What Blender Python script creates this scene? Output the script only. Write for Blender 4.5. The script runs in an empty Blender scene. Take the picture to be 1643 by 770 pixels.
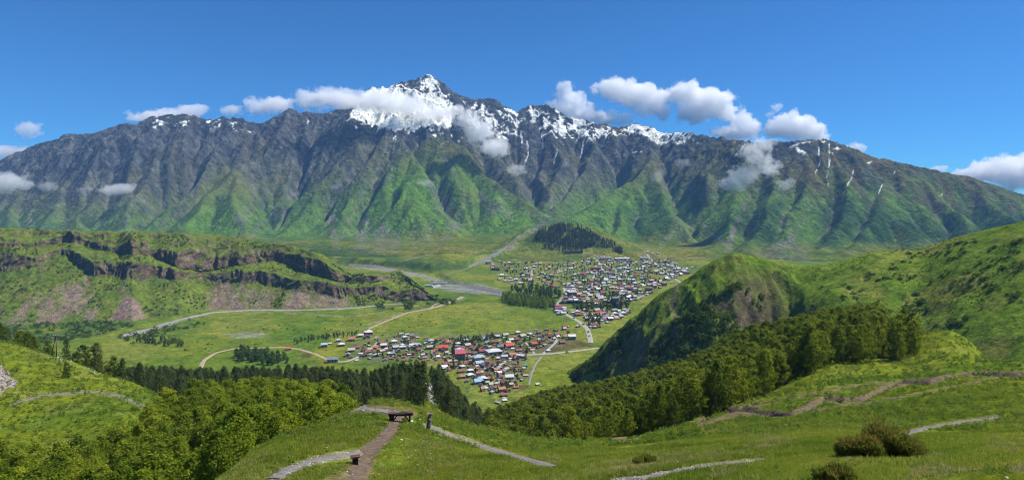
import bpy, bmesh, math, random
import numpy as np
from mathutils import Vector, Matrix

sc = bpy.context.scene
C = sc.collection
PI = math.pi

# ------------------------------------------------------------------ camera
FPX, CX, HY = 979.0, 821.5, 327.0          # focal length and horizon in photo pixels
cam_d = bpy.data.cameras.new('camera')
cam = bpy.data.objects.new('camera', cam_d); C.objects.link(cam)
cam.location = (0, 0, 0); cam.rotation_euler = (PI/2, 0, 0)
cam_d.sensor_width = 36.0; cam_d.lens = 36.0*FPX/1643.0
cam_d.shift_y = -(385.0-HY)/1643.0
cam_d.clip_start = 0.5; cam_d.clip_end = 60000
sc.camera = cam

# ------------------------------------------------------------------ sky, sun, exposure
HAZE = 0.00005
SUN_AZ, SUN_EL = math.radians(84), math.radians(56)   # azimuth clockwise from the view direction
w = bpy.data.worlds.new('World'); sc.world = w; w.use_nodes = True
nt = w.node_tree; nt.nodes.clear()
sky = nt.nodes.new('ShaderNodeTexSky'); sky.sky_type = 'NISHITA'; sky.sun_disc = False
sky.sun_elevation = SUN_EL; sky.sun_rotation = SUN_AZ
sky.altitude = 2200; sky.air_density = 1.0; sky.dust_density = 0.0; sky.ozone_density = 4.0
bg = nt.nodes.new('ShaderNodeBackground'); bg.inputs['Strength'].default_value = 0.088
ow = nt.nodes.new('ShaderNodeOutputWorld')
tint = nt.nodes.new('ShaderNodeMix'); tint.data_type = 'RGBA'; tint.blend_type = 'MULTIPLY'
tint.inputs['Factor'].default_value = 1.0
tint.inputs['B'].default_value = (0.25, 0.66, 1.0, 1)
for s in list(tint.inputs):
    if s.name == 'B' and s.type == 'RGBA': s.default_value = (0.25, 0.66, 1.0, 1)
    if s.name == 'A' and s.type == 'RGBA': nt.links.new(sky.outputs[0], s)
nt.links.new([o for o in tint.outputs if o.type == 'RGBA'][0], bg.inputs[0])
nt.links.new(bg.outputs[0], ow.inputs[0])
sun_d = bpy.data.lights.new('sun', 'SUN'); sun_d.energy = 5.0; sun_d.angle = math.radians(0.53)
sun_d.color = (1.0, 0.955, 0.88)
sun = bpy.data.objects.new('sun', sun_d); C.objects.link(sun)
sdir = Vector((math.sin(SUN_AZ)*math.cos(SUN_EL), math.cos(SUN_AZ)*math.cos(SUN_EL), math.sin(SUN_EL)))
sun.rotation_euler = sdir.to_track_quat('Z', 'Y').to_euler()
sun.location = (300, 100, 400)
sc.view_settings.view_transform = 'Standard'; sc.view_settings.look = 'None'
sc.view_settings.exposure = 0.52; sc.view_settings.gamma = 1.0
sc.view_settings.use_curve_mapping = False
sc.render.engine = 'CYCLES'
sc.cycles.use_denoising = True; sc.cycles.filter_width = 1.0
sc.cycles.max_bounces = 32; sc.cycles.diffuse_bounces = 2; sc.cycles.glossy_bounces = 2
sc.cycles.transmission_bounces = 2; sc.cycles.transparent_max_bounces = 32; sc.cycles.volume_bounces = 30
sc.cycles.volume_max_steps = 256

# ------------------------------------------------------------------ noise and small maths
_T = np.random.RandomState(7).rand(256, 256)
def vnoise(x, y, seed=0):
    x = np.asarray(x, float) + seed*17.31; y = np.asarray(y, float) + seed*9.77
    xi = np.floor(x).astype(int); yi = np.floor(y).astype(int)
    fx = x-xi; fy = y-yi
    fx = fx*fx*fx*(fx*(fx*6-15)+10); fy = fy*fy*fy*(fy*(fy*6-15)+10)
    a = _T[xi & 255, yi & 255]; b = _T[(xi+1) & 255, yi & 255]
    c = _T[xi & 255, (yi+1) & 255]; d = _T[(xi+1) & 255, (yi+1) & 255]
    return (a*(1-fx)+b*fx)*(1-fy) + (c*(1-fx)+d*fx)*fy      # 0..1
def fbm(x, y, o=4, seed=0, g=0.5):
    s = 0; a = 1; t = 0
    for k in range(o):
        s = s + a*(vnoise(x, y, seed+k*3)-0.5); t += a; a *= g
        x, y = 1.6*x+1.2*y+3.1, -1.2*x+1.6*y+1.7
    return s/t*2                                             # about -1..1
def ridged(x, y, o=4, seed=0, g=0.5):
    s = 0; a = 1; t = 0
    for k in range(o):
        s = s + a*(1-np.abs(2*vnoise(x, y, seed+k*3)-1)); t += a; a *= g
        x, y = 1.6*x+1.2*y+3.1, -1.2*x+1.6*y+1.7
    return s/t                                               # 0..1
def sstep(a, b, x):
    t = np.clip((x-a)/(b-a), 0, 1); return t*t*(3-2*t)
def lerp(a, b, t): return a+(b-a)*t
def polyseg_dist(px, py, pts):
    """distance to a polyline in pixels, and the position along it (0..1)"""
    best = np.full(px.shape, 1e9); pos = np.zeros(px.shape)
    n = len(pts)-1
    for i in range(n):
        (x0, y0), (x1, y1) = pts[i][:2], pts[i+1][:2]
        dx, dy = x1-x0, y1-y0; L = dx*dx+dy*dy+1e-9
        t = np.clip(((px-x0)*dx+(py-y0)*dy)/L, 0, 1)
        d = np.hypot(px-x0-t*dx, py-y0-t*dy)
        m = d < best; best = np.where(m, d, best); pos = np.where(m, (i+t)/n, pos)
    return best, pos
def poly_mask(px, py, poly, soft):
    inside = np.zeros(px.shape, bool); n = len(poly)
    for i in range(n):
        x0, y0 = poly[i]; x1, y1 = poly[(i+1) % n]
        c = ((y0 > py) != (y1 > py)) & (px < (x1-x0)*(py-y0)/(y1-y0+1e-9)+x0)
        inside ^= c
    d, _ = polyseg_dist(px, py, list(poly)+[poly[0]])
    sd = np.where(inside, d, -d)
    return sstep(-soft, soft, sd)
def stroke_mask(px, py, pts, w0, w1=None, soft=1.0):
    d, t = polyseg_dist(px, py, pts)
    w_ = w0 if w1 is None else w0+(w1-w0)*t
    return 1-sstep(w_, w_+soft, d)
def box_blur(Z, n, axis):
    if n < 1: return Z
    p = [(0, 0), (0, 0)]; p[axis] = (n, n)
    P = np.pad(Z, p, mode='edge'); c = np.cumsum(P, axis=axis)
    c = np.insert(c, 0, 0, axis=axis); k = 2*n+1
    if axis == 0: return (c[k:]-c[:-k])/k
    return (c[:, k:]-c[:, :-k])/k

class Layer:
    """terrain sheet: rows of equal depth Y, columns of equal bearing u (photo pixel)"""
    def __init__(s, u0, u1, nu, Y, Z):
        s.u0, s.u1, s.nu, s.Y, s.Z = u0, u1, nu, np.asarray(Y), Z   # Z[nu, nY]
    def z_uY(s, u, Y):
        u = np.asarray(u, float); Y = np.asarray(Y, float)
        a = (u-s.u0)/(s.u1-s.u0)*(s.nu-1); ok = (a >= 0) & (a <= s.nu-1) & (Y >= s.Y[0]) & (Y <= s.Y[-1])
        a = np.clip(a, 0, s.nu-1.001); i = a.astype(int); fa = a-i
        b = np.interp(Y, s.Y, np.arange(len(s.Y))); b = np.clip(b, 0, len(s.Y)-1.001); j = b.astype(int); fb = b-j
        Z = s.Z
        r = (Z[i, j]*(1-fa)+Z[i+1, j]*fa)*(1-fb)+(Z[i, j+1]*(1-fa)+Z[i+1, j+1]*fa)*fb
        return np.where(ok, r, -1e4)
    def z(s, x, y): return s.z_uY(np.asarray(x)/np.asarray(y)*FPX+CX, y)
LAYERS = {}
def zat(x, y, names=None):
    r = -1e4
    for k, L in LAYERS.items():
        if names is None or k in names: r = np.maximum(r, L.z(x, y))
    return r
_YS = np.concatenate([np.geomspace(8, 700, 1500), np.arange(701, 2600, 1.5), np.arange(2600, 4700, 4)])
def hit(px, py, names=None, tries=0):
    p = _hit(px, py, names)
    while p is None and tries > 0: py += 1.0; tries -= 1; p = _hit(px, py, names)
    return p
def _hit(px, py, names=None):
    """photo pixel -> first point of the ground that the pixel sees"""
    z = np.full(_YS.shape, -1e4)
    for k, L in LAYERS.items():
        if names is None or k in names: z = np.maximum(z, L.z_uY(np.full(_YS.shape, float(px)), _YS))
    ray = (HY-py)/FPX*_YS
    k = np.nonzero(z >= ray)[0]
    if len(k) == 0: return None
    k = k[0]; Y = _YS[k]
    if k > 0:
        a, b = ray[k-1]-z[k-1], z[k]-ray[k]
        if a > -1 and a+b > 0 and a < 1e3: Y = _YS[k-1]+(_YS[k]-_YS[k-1])*a/(a+b)
    return Vector(((px-CX)/FPX*Y, Y, float((HY-py)/FPX*Y)))
# ------------------------------------------------------------------ near hillside (heights from pixel + depth)
P = lambda py, Y: (Y, (HY-py)/FPX*Y)
start = [(0.5, -1.8), (6, -4.4)]
NEAR = {
 -260: start+[(20,-10),(40,-22),(60,-32),(100,-41),P(640,140),P(590,180),P(540,245),(300,-75),(420,-130),(560,-205),(900,-260)],
 0:    start+[(20,-10),(40,-22),(60,-33),(100,-42),P(640,140),P(600,175),P(545,230),(290,-80),(420,-140),(560,-205),(900,-260)],
 100:  start+[(20,-10),(40,-22),(60,-33),(95,-42),P(655,130),P(615,160),P(569,212),(280,-82),(400,-120),(560,-205),(900,-260)],
 200:  start+[(20,-10),(40,-21),(60,-32),(90,-41),P(662,122),P(630,148),P(600,185),(260,-82),(350,-100),(420,-130),(560,-205),(900,-260)],
 300:  start+[(20,-10),(36,-18),(60,-32),(90,-41),(120,-45),P(640,150),(200,-68),(260,-84),(350,-101),(420,-130),(560,-205),(900,-260)],
 345:  start+[(20,-10),(30,-14),P(760,38),(50,-25),(80,-37),(130,-47),(180,-60),(260,-84),(350,-102),(420,-130),(560,-205),(900,-260)],
 410:  start+[(20,-10),(28,-13.2),P(735,36),P(712,45),(55,-24),(90,-38),(140,-49),(190,-62),(260,-84),(350,-103),(420,-130),(560,-205),(900,-260)],
 480:  start+[(20,-10),(30,-13.7),P(735,36),P(700,43),P(678,48),(60,-25),(100,-39),(140,-49),(190,-63),(260,-85),(350,-103),(420,-130),(560,-205),(900,-260)],
 545:  start+[(20,-10.2),P(770,32),P(735,37),P(690,46),P(652,54),(62,-23.5),(100,-40),(140,-50),(190,-63),(260,-84),(350,-104),(420,-135),(560,-205),(900,-260)],
 600:  start+[(20,-10.5),P(770,34),P(745,37),P(670,48),P(655,52),P(629,60),(75,-28),(110,-44),(160,-62),(250,-83),(350,-105),(420,-135),(560,-205),(900,-260)],
 640:  start+[(20,-10.4),P(770,33),P(745,36.5),P(672,48),P(655,53),P(638,60),(75,-27.5),(110,-42),(160,-55),(250,-79),(340,-99),(390,-113),(450,-145),(560,-205),(900,-260)],
 700:  start+[(20,-10.2),P(770,31),P(745,35),P(690,47),P(657,62),(85,-31),(110,-39),(150,-50),(250,-79),(340,-99),(390,-113),(450,-150),(560,-205),(900,-260)],
 770:  start+[(20,-10.1),P(770,28.5),P(745,33),P(710,49),P(679,70),(90,-37),(130,-60),(200,-86),(300,-116),(380,-140),(470,-175),(560,-205),(900,-260)],
 820:  start+[(20,-10),P(770,27),P(745,32),P(720,46),P(692,72),(100,-44),(150,-68),(200,-84),(300,-112),(380,-136),(470,-172),(560,-205),(900,-260)],
 870:  start+[(20,-9.8),P(770,25),P(745,32),P(705,77),(100,-42),(150,-66),(200,-80),(300,-109),(400,-135),(480,-170),(600,-210),(900,-260)],
 940:  start+[(16,-8),P(770,21),P(740,31),P(706,78),(100,-41),(150,-60),(230,-88),(320,-108),(420,-135),(500,-170),(600,-210),(900,-260)],
 1035: start+[(13,-6.6),P(770,17),P(738,28),P(710,54),P(692,88),(130,-48),(180,-68),(250,-88),(330,-101),(420,-130),(520,-170),(640,-215),(900,-260)],
 1120: start+[(12,-6.0),P(770,15.5),P(740,24),P(704,48),P(672,88),(120,-41),(170,-58),(240,-76),(320,-90),(420,-125),(520,-170),(640,-215),(900,-260)],
 1200: start+[(12,-6.0),P(770,14),P(740,21),P(700,43),P(665,84),P(640,122),(190,-61),(300,-71),(340,-78),(420,-115),(520,-165),(640,-215),(900,-260)],
 1320: start+[(11,-5.4),P(770,12.6),P(720,23),P(680,50),P(640,94),P(610,138),P(592,164),(250,-58),(310,-64),(360,-85),(440,-120),(560,-180),(700,-220),(900,-260)],
 1440: start+[(10.5,-5.1),P(770,12.2),P(745,17),P(690,41),P(640,90),P(610,130),P(575,185),P(530,260),P(506,300),(350,-82),(420,-115),(560,-180),(700,-220),(900,-260)],
 1530: start+[(10.5,-5.0),P(770,12),P(745,16.5),P(690,39),P(640,83),P(600,120),P(560,172),P(521,238),(290,-72),(400,-115),(560,-180),(700,-220),(900,-260)],
 1643: start+[(10,-4.8),P(770,11.8),P(745,15.5),P(690,36),P(640,74),P(600,108),P(571,146),(200,-60),(300,-95),(420,-130),(560,-185),(900,-260)],
 1900: start+[(10,-4.7),P(770,11.6),P(745,15),P(690,35),P(640,70),P(610,100),(140,-42),(200,-66),(300,-100),(420,-135),(560,-190),(900,-260)],
}
def columns_layer(tab, u0, u1, nu, Y, bu, bY):
    us = sorted(tab); U = np.linspace(u0, u1, nu)
    prof = np.array([np.interp(Y, [k[0] for k in tab[q]], [k[1] for k in tab[q]]) for q in us])
    t = np.interp(U, us, np.arange(len(us))); i = np.clip(t.astype(int), 0, len(us)-2); f = t-i
    f = f*f*(3-2*f)*0.6+f*0.4
    Z = prof[i]*(1-f)[:, None]+prof[i+1]*f[:, None]
    for _ in range(2): Z = box_blur(box_blur(Z, bu, 0), bY, 1)
    return U, Z
NU, NYN = 660, 330
YN = np.concatenate([[0.6, 3.5, 6.5], np.geomspace(9.0, 640, NYN)])
UN, ZN = columns_layer(NEAR, -240, 1880, NU, YN, 6, 3)
XN = (UN[:, None]-CX)/FPX*YN[None, :]; YY = np.repeat(YN[None, :], NU, 0)
amp = sstep(8, 60, YY)
ZN = ZN + amp*(fbm(XN/38, YY/38, 4, 3)*1.3 + fbm(XN/9, YY/9, 3, 5)*0.35) + fbm(XN/2.2, YY/2.2, 3, 9)*0.10*sstep(5, 15, YY) \
     + fbm(XN/150, YY/150, 3, 31)*4*sstep(120, 300, YY)
_py = HY-FPX*ZN/YY; _u = np.repeat(UN[:, None], len(YN), 1); _j = fbm(XN/2.5, YY/2.5, 3, 347)*1.6
for pts, w0, dp in [([(1010,700),(1060,685),(1115,676),(1150,660),(1195,655),(1240,664),(1275,665),(1305,652),(1325,636),(1355,643),(1385,640),(1420,622),(1445,611),(1490,614),(1530,602),(1580,598),(1645,602)], 2.2, 1.0), ([(1120,662),(1180,653),(1250,641),(1320,628),(1400,616)], .8, .5), ([(640,668),(628,690),(612,706),(590,724),(575,748),(560,772)], 8, .10)]:
    ZN = ZN-dp*stroke_mask(_u+_j, _py+_j*.5, pts, w0, w0, w0*.8)
LAYERS['near'] = Layer(-240, 1880, NU, YN, ZN)

# ------------------------------------------------------------------ ridge beyond the ravine on the right
def cr(px, py, Y): return (px, Y, (HY-py)/FPX*Y)
CREST = [cr(860,640,690), cr(905,600,690), cr(935,585,670), cr(985,538,650), cr(1040,488,630), cr(1100,448,615), cr(1140,420,605), cr(1180,406,600),
         cr(1215,415,600), cr(1280,429,610), cr(1330,424,600), cr(1400,405,585), cr(1480,400,570), cr(1540,378,550), cr(1600,364,530), cr(1643,355,515), cr(1750,335,500), cr(1950,310,480)]
NU2 = 520; U2 = np.linspace(840, 1940, NU2)
Y2 = np.concatenate([np.linspace(300, 420, 40, endpoint=False), np.linspace(420, 760, 210), np.linspace(765, 1000, 30)])
Yc = np.interp(U2, [c[0] for c in CREST], [c[1] for c in CREST]); Zc = np.interp(U2, [c[0] for c in CREST], [c[2] for c in CREST])
Yc = box_blur(Yc[:, None], 8, 0)[:, 0]; Zc = box_blur(Zc[:, None], 4, 0)[:, 0]
D2 = Yc[:, None]-Y2[None, :]; UU2 = np.repeat(U2[:, None], len(Y2), 1)
X2 = (UU2-CX)/FPX*Y2[None, :]; YY2 = np.repeat(Y2[None, :], NU2, 0)
kn = np.interp(U2, [840, 930, 1050, 1150, 1230, 1290, 1380, 1500, 1643, 1900], [.62, .62, .66, .9, 1.05, .52, .42, .42, .44, .46])[:, None]
rnd = np.interp(U2, [1200, 1300], [13.0, 26.0])[:, None]                                       # round the crest over this many metres
near_drop = np.where(D2 > 0, kn*(np.sqrt(D2**2+rnd**2)-rnd), 0.6*(np.sqrt(D2**2+rnd**2)-rnd))
Z2 = Zc[:, None]-near_drop
# the knob's rock face and the cut beside it
face = np.exp(-((UU2-1225)/42)**2)*sstep(22, 60, D2)
Z2 -= face*24*sstep(0, 1, ridged(UU2/30, D2/60, 2, 4))
Z2 += np.exp(-((UU2-1330)/40)**2)*np.exp(-((D2-92)/26)**2)*14      # small rocky shoulder
Z2 -= np.exp(-((UU2-1272)/14)**2)*sstep(25, 80, D2)*9              # gully beside the knob
rough = np.interp(U2, [840, 1000, 1150, 1260, 1300, 1400, 1900], [1, 1, 1.1, 1, .45, .3, .28])[:, None]
Z2 += rough*(fbm(X2/60, YY2/60, 4, 41)*11+ridged(X2/24, YY2/24, 3, 43)*11-6)*sstep(-5, 40, np.abs(D2)+8)
Z2 += (ridged(X2/9, YY2/9, 3, 47)-.5)*3.2*rough**2
Z2 = np.maximum(Z2, -230)
LAYERS['ridge'] = Layer(840, 1940, NU2, Y2, Z2)

# ------------------------------------------------------------------ valley floor and mountain range
MAIN = [(-330,285,5000),(-200,272,4900),(-60,262,4800),(0,257,4750),(40,240,4750),(85,222,4750),(112,214,4750),(150,213,4700),(195,200,4700),(228,199,4700),(243,186,4700),(270,183,4700),(300,184,4700),(330,190,4700),
 (350,188,4720),(385,189,4750),(415,200,4800),(442,188,4850),(465,175,4900),(500,179,4950),(545,178,5000),(575,160,5050),(597,138,5100),(625,139,5150),(650,130,5200),(668,123,5200),(685,118,5200),(700,126,5200),(716,142,5200),(735,153,5200),(760,158,5150),
 (790,156,5150),(812,170,5150),(830,180,5150),(850,167,5150),(876,166,5100),(900,180,5050),(930,191,5000),(965,199,5000),(990,204,5000),(1010,204,5000),(1026,196,5000),(1045,203,4950),(1066,214,4900),(1100,212,4850),(1140,217,4800),
 (1180,223,4750),(1220,225,4700),(1260,225,4650),(1300,222,4650),(1340,226,4600),(1380,241,4550),(1430,255,4500),(1490,268,4450),(1560,281,4400),(1620,302,4350),(1643,308,4300),(1740,335,4200),(1900,372,4100)]
SPURS = [
 [(641,150,4950),(641,188,4500),(655,228,4100),(666,272,3650),(674,322,3250),(682,378,2850)],
 [(641,188,4500),(690,212,4300),(735,232,4100),(792,282,3750),(842,318,3450),(886,349,3150)],
 [(560,178,4950),(596,205,4450),(585,245,4050),(572,285,3700),(552,330,3300),(536,385,2900)],
 [(545,178,4950),(560,215,4600),(535,262,4150),(520,300,3800),(480,345,3350),(440,392,2900)],
 [(465,175,4900),(448,215,4450),(410,250,4100),(368,268,3800),(372,315,3350),(392,370,2950)],
 [(368,268,3800),(328,305,3450),(296,352,3050)],
 [(385,189,4750),(350,225,4350),(312,275,3900),(270,325,3450),(225,372,3050)],
 [(270,183,4700),(252,235,4200),(228,285,3750),(200,335,3350),(180,375,3050)],
 [(195,200,4700),(180,250,4200),(150,310,3700),(130,365,3250)],
 [(112,214,4700),(108,265,4250),(86,320,3700),(70,365,3300)],
 [(40,240,4700),(40,285,4200),(20,340,3600),(10,370,3300)],
 [(-60,262,4700),(-50,310,4100),(-70,360,3500)],
 [(735,153,5150),(760,195,4700),(800,240,4300),(838,285,3900)],
 [(790,156,5150),(815,200,4750),(845,245,4350),(862,290,3950)],
 [(876,166,5100),(880,205,4700),(900,245,4350),(888,295,3900),(878,325,3600)],
 [(930,191,5000),(945,225,4600),(935,265,4200),(918,300,3850),(900,330,3500)],
 [(1026,196,5000),(1040,225,4600),(1049,250,4250),(1018,287,3850),(956,331,3350),(896,354,3050)],
 [(1049,250,4250),(1072,300,3700),(1084,345,3200),(1062,385,2800)],
 [(1018,287,3850),(1010,330,3350),(990,372,2950)],
 [(1066,214,4900),(1100,255,4400),(1112,290,4000)],
 [(1140,217,4800),(1158,262,4300),(1180,300,3850),(1168,345,3350),(1150,388,2900)],
 [(1220,225,4700),(1232,275,4200),(1222,318,3700),(1212,365,3200),(1200,392,2900)],
 [(1300,222,4650),(1288,270,4200),(1272,315,3750),(1258,360,3300),(1250,392,3000)],
 [(1340,226,4600),(1352,270,4150),(1348,315,3700),(1335,360,3250),(1325,400,2900)],
 [(1430,255,4500),(1420,295,4050),(1408,330,3650),(1378,370,3200),(1362,400,2900)],
 [(1408,330,3650),(1450,362,3300),(1475,395,3000)],
 [(1490,268,4450),(1512,310,3950),(1540,350,3450),(1560,385,3100)],
 [(1560,281,4400),(1598,320,3900),(1640,360,3400)],
 [(1643,308,4300),(1690,345,3800),(1730,380,3300)],
]
def _crag(line):
    out = []; r_ = np.random.RandomState(17)
    for a, b in zip(line[:-1], line[1:]):
        k = max(1, int(abs(b[0]-a[0])/6))
        for i in range(k):
            t = i/k; x = a[0]+(b[0]-a[0])*t; A = np.interp(x, [0, 480, 560, 720, 1000, 1060, 1200, 1400, 1643], [3.0, 3.0, 2, 2.5, 2.6, 1.2, 1.2, .8, .6])
            out.append((x, a[1]+(b[1]-a[1])*t+(r_.uniform(-1, .8)*A if i else 0), a[2]+(b[2]-a[2])*t+r_.normal()*14))
    return out+[line[-1]]
MAIN = _crag(MAIN)
for s_ in SPURS:                                   # carry the long spurs down to the valley floor
    if s_[-1][2] < 3400 and not (830 < s_[-1][0] < 930):
        (xa, ya, Ya), (xb, yb, Yb) = s_[-2], s_[-1]
        s_.append((xb+(xb-xa)*.45, max(yb+4, 396), 2520)); s_.append((xb+(xb-xa)*.6, 404, 2360))

KSP = {0: .80, 1: .84, 2: .95, 3: 1.15, 4: .85, 5: 1.0, 6: 1.2, 16: .78, 17: .85, 24: .74, 25: .85}
def _near(l): return [(p[0], p[1], (2380+(p[2]-2400)*.6)*float(np.interp(p[0], [1060, 1200], [1, .8]))) for p in l]
MAIN = _near(MAIN); SPURS = [_near(s_) for s_ in SPURS]
def w3(p): return np.array([(p[0]-CX)/FPX*p[2], p[2], (HY-p[1])/FPX*p[2]])
def floor_z(u, x, Y):
    z = -190+np.interp(Y, [1500, 2200, 2450, 2850, 4700], [0, 3, 8, 16, 20])
    z = z+np.interp(Y, [2300, 2450, 2850, 3300], [0, 8, 82, 150])*np.exp(-((u-878)/46)**2)
    z = z+fbm(x/300, Y/300, 3, 61)*1.2*sstep(800, 1400, Y)+fbm(x/90, Y/90, 2, 63)*0.5
    # far terrace with its scarp above the river flats
    Yl = np.interp(u, [300, 440, 560, 640, 700, 750, 790, 825, 850], [1750, 1780, 1830, 1720, 1640, 1720, 1880, 2150, 2700])
    z = z+24*sstep(0, 55, Y-Yl+fbm(x/80, Y/200, 2, 65)*14)*sstep(868, 838, u)
    # terrace that carries the far town
    Yt = np.interp(u, [690, 720, 760, 810, 880, 1000, 1300], [1700, 1450, 1340, 1215, 1150, 1080, 1000])
    z = z+9*sstep(0, 40, Y-Yt+fbm(x/60, Y/60, 2, 67)*14)*sstep(690, 715, u)
    # wooded hill behind the town
    hx, hy = (925-CX)/FPX*2330, 2330
    dx, dy = (x-hx)/190, (Y-hy)/190
    z = z+92*np.exp(-(dx*dx+dy*dy))+24*np.exp(-((x-hx+110)/90)**2-((Y-hy+10)/110)**2)
    # stream gorge from the notch
    d, _ = polyseg_dist(u, np.interp(Y, [1500, 1700, 2000, 2500, 3200], [452, 440, 420, 393, 360]), [(700,440),(770,424),(815,395),(850,372),(882,352)])
    z = z-10*np.exp(-(d/4)**2)*sstep(1500, 1700, Y)
    return z
def range_z(u, x, Y):
    h = np.full(x.shape, -1e4); S = np.zeros(x.shape); Dm = np.full(x.shape, 1e4)
    wx = x+fbm(x/260, Y/260, 3, 71)*55; wy = Y+fbm(x/260, Y/260, 3, 75)*55
    off = 0
    for line, k0 in [(MAIN, .921)]+[(s_, KSP.get(i_, 1.1)) for i_, s_ in enumerate(SPURS)]:
        pts = [w3(p) for p in line]
        for a, b in zip(pts[:-1], pts[1:]):
            dx, dy = b[0]-a[0], b[1]-a[1]; L = math.hypot(dx, dy)
            if k0 == .921: qx, qy = x, Y
            else: qx, qy = wx, wy
            t = np.clip(((qx-a[0])*dx+(qy-a[1])*dy)/(L*L), 0, 1)
            d = np.hypot(qx-a[0]-t*dx, qy-a[1]-t*dy)
            hh = a[2]+t*(b[2]-a[2])-k0*d
            m = hh > h
            h = np.where(m, hh, h); S = np.where(m, off+t*L, S); Dm = np.where(m, d, Dm)
            off += L
        off += 5000
    return h, S, Dm
def smax(a, b, k):
    m = np.clip(0.5+0.5*(a-b)/k, 0, 1)
    return b*(1-m)+a*m+k*m*(1-m)
def erode(Z, dx, iters, K, talus, keep):
    """running water and rockfall: cuts branching gullies into the raw slopes"""
    ny, nx = Z.shape; n = Z.size; idx = np.arange(n).reshape(ny, nx)
    offs = [(-1,-1),(-1,0),(-1,1),(0,-1),(0,1),(1,-1),(1,0),(1,1)]; dist = [dx*math.hypot(*o) for o in offs]
    for it in range(iters):
        Pd = np.pad(Z, 1, mode='edge'); Pi = np.pad(idx, 1, mode='edge')
        sl = np.stack([(Z-Pd[1+o[0]:1+o[0]+ny, 1+o[1]:1+o[1]+nx])/d_ for o, d_ in zip(offs, dist)])
        best = sl.argmax(0); S_ = np.take_along_axis(sl, best[None], 0)[0]
        nb = np.stack([Pi[1+o[0]:1+o[0]+ny, 1+o[1]:1+o[1]+nx] for o in offs]); rec = np.take_along_axis(nb, best[None], 0)[0]
        rec = np.where(S_ > 0, rec, idx)
        order = np.argsort(-Z.ravel()).tolist(); rl = rec.ravel().tolist(); A = [1.0]*n
        for i in order:
            r_ = rl[i]
            if r_ != i: A[r_] += A[i]
        A = np.array(A).reshape(ny, nx)
        Sp = np.maximum(S_, 0); dz = np.minimum(K*np.sqrt(A)*dx*Sp, .45*Sp*dx)
        dz = dz+.22*np.maximum(0, Sp-talus)*dx
        Z = Z-dz*keep
        pit = S_ <= 0; mn = np.min(np.stack([Pd[1+o[0]:1+o[0]+ny, 1+o[1]:1+o[1]+nx] for o in offs]), 0); Z = np.where(pit, np.maximum(Z, mn+.02), Z)
        Z = Z+.012*(Pd[:-2, 1:-1]+Pd[2:, 1:-1]+Pd[1:-1, :-2]+Pd[1:-1, 2:]-4*Z)
    return Z, A
EDX = 13.0
EX = np.arange(-4960, 4960, EDX); EY = np.arange(1800, 4330, EDX)
EXX, EYY = np.meshgrid(EX, EY); EU = EXX/EYY*FPX+CX
h0, s0, d0 = range_z(EU, EXX, EYY)
raw = h0+fbm(EXX/620, EYY/620, 3, 141)*95*sstep(20, 260, d0)*sstep(2000, 2300, EYY)+(ridged(EXX/300, EYY/300, 4, 95, .55)-.55)*105*sstep(10, 160, d0)*sstep(1950, 2150, EYY)+fbm(EXX/70, EYY/70, 3, 97)*17*sstep(0, 60, d0)+fbm(EXX/30, EYY/30, 2, 99)*5
# the deep gorge between the pyramid and the saddle
GORGE = [np.array([(p[0]-CX)/FPX*p[2], p[2], (HY-p[1])/FPX*p[2]]) for p in [(846,286,3480),(856,304,3300),(866,322,3100),(876,342,2900),(884,354,2780)]]
gz_ = np.full(EXX.shape, 1e5)
for a_, b_ in zip(GORGE[:-1], GORGE[1:]):
    dx, dy = b_[0]-a_[0], b_[1]-a_[1]; t = np.clip(((EXX-a_[0])*dx+(EYY-a_[1])*dy)/(dx*dx+dy*dy), 0, 1)
    gz_ = np.minimum(gz_, a_[2]+t*(b_[2]-a_[2])-18+.92*np.hypot(EXX+fbm(EXX/120, EYY/120, 2, 143)*30-a_[0]-t*dx, EYY-a_[1]-t*dy))
raw = np.minimum(raw, np.where(EYY < 3905, gz_, 1e5))
fl0 = floor_z(EU, EXX, EYY)
raw = smax(raw, fl0, 40)
ER, EA = erode(raw, EDX, 42, .0105, 1.05, sstep(0, 45, raw-fl0))
print('eroded', float(np.mean(raw-ER)), float(np.max(raw-ER)))
def esample(G, x, Y):
    a = np.clip((x-EX[0])/EDX, 0, len(EX)-1.001); b = np.clip((Y-EY[0])/EDX, 0, len(EY)-1.001); i = a.astype(int); j = b.astype(int); fa = a-i; fb = b-j
    return (G[j, i]*(1-fa)+G[j, i+1]*fa)*(1-fb)+(G[j+1, i]*(1-fa)+G[j+1, i+1]*fa)*fb
# valley
NUV = 460; UV = np.linspace(-200, 1840, NUV)
YV = np.concatenate([np.linspace(470, 1500, 160, endpoint=False), np.linspace(1500, 1900, 70)])
UUV, YYV = np.meshgrid(UV, YV, indexing='ij'); XXV = (UUV-CX)/FPX*YYV
FLV = floor_z(UUV, XXV, YYV)
ZV = FLV.copy()
# range
NUM = 1230; UM = np.linspace(-200, 1840, NUM)
YM = np.concatenate([np.linspace(1900, 2300, 64, endpoint=False), np.linspace(2300, 4120, 390, endpoint=False), np.linspace(4120, 4320, 12)])
UUM, YYM = np.meshgrid(UM, YM, indexing='ij'); XXM = (UUM-CX)/FPX*YYM
flM = floor_z(UUM, XXM, YYM); hM = esample(ER, XXM, YYM); hM = flM+np.maximum(hM-flM, 0)*sstep(1900, 1990, YYM); AM = np.log10(esample(EA, XXM, YYM)+1)
SM = XXM; DM = YYM*0+300
PYM = HY-FPX*hM/YYM
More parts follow.
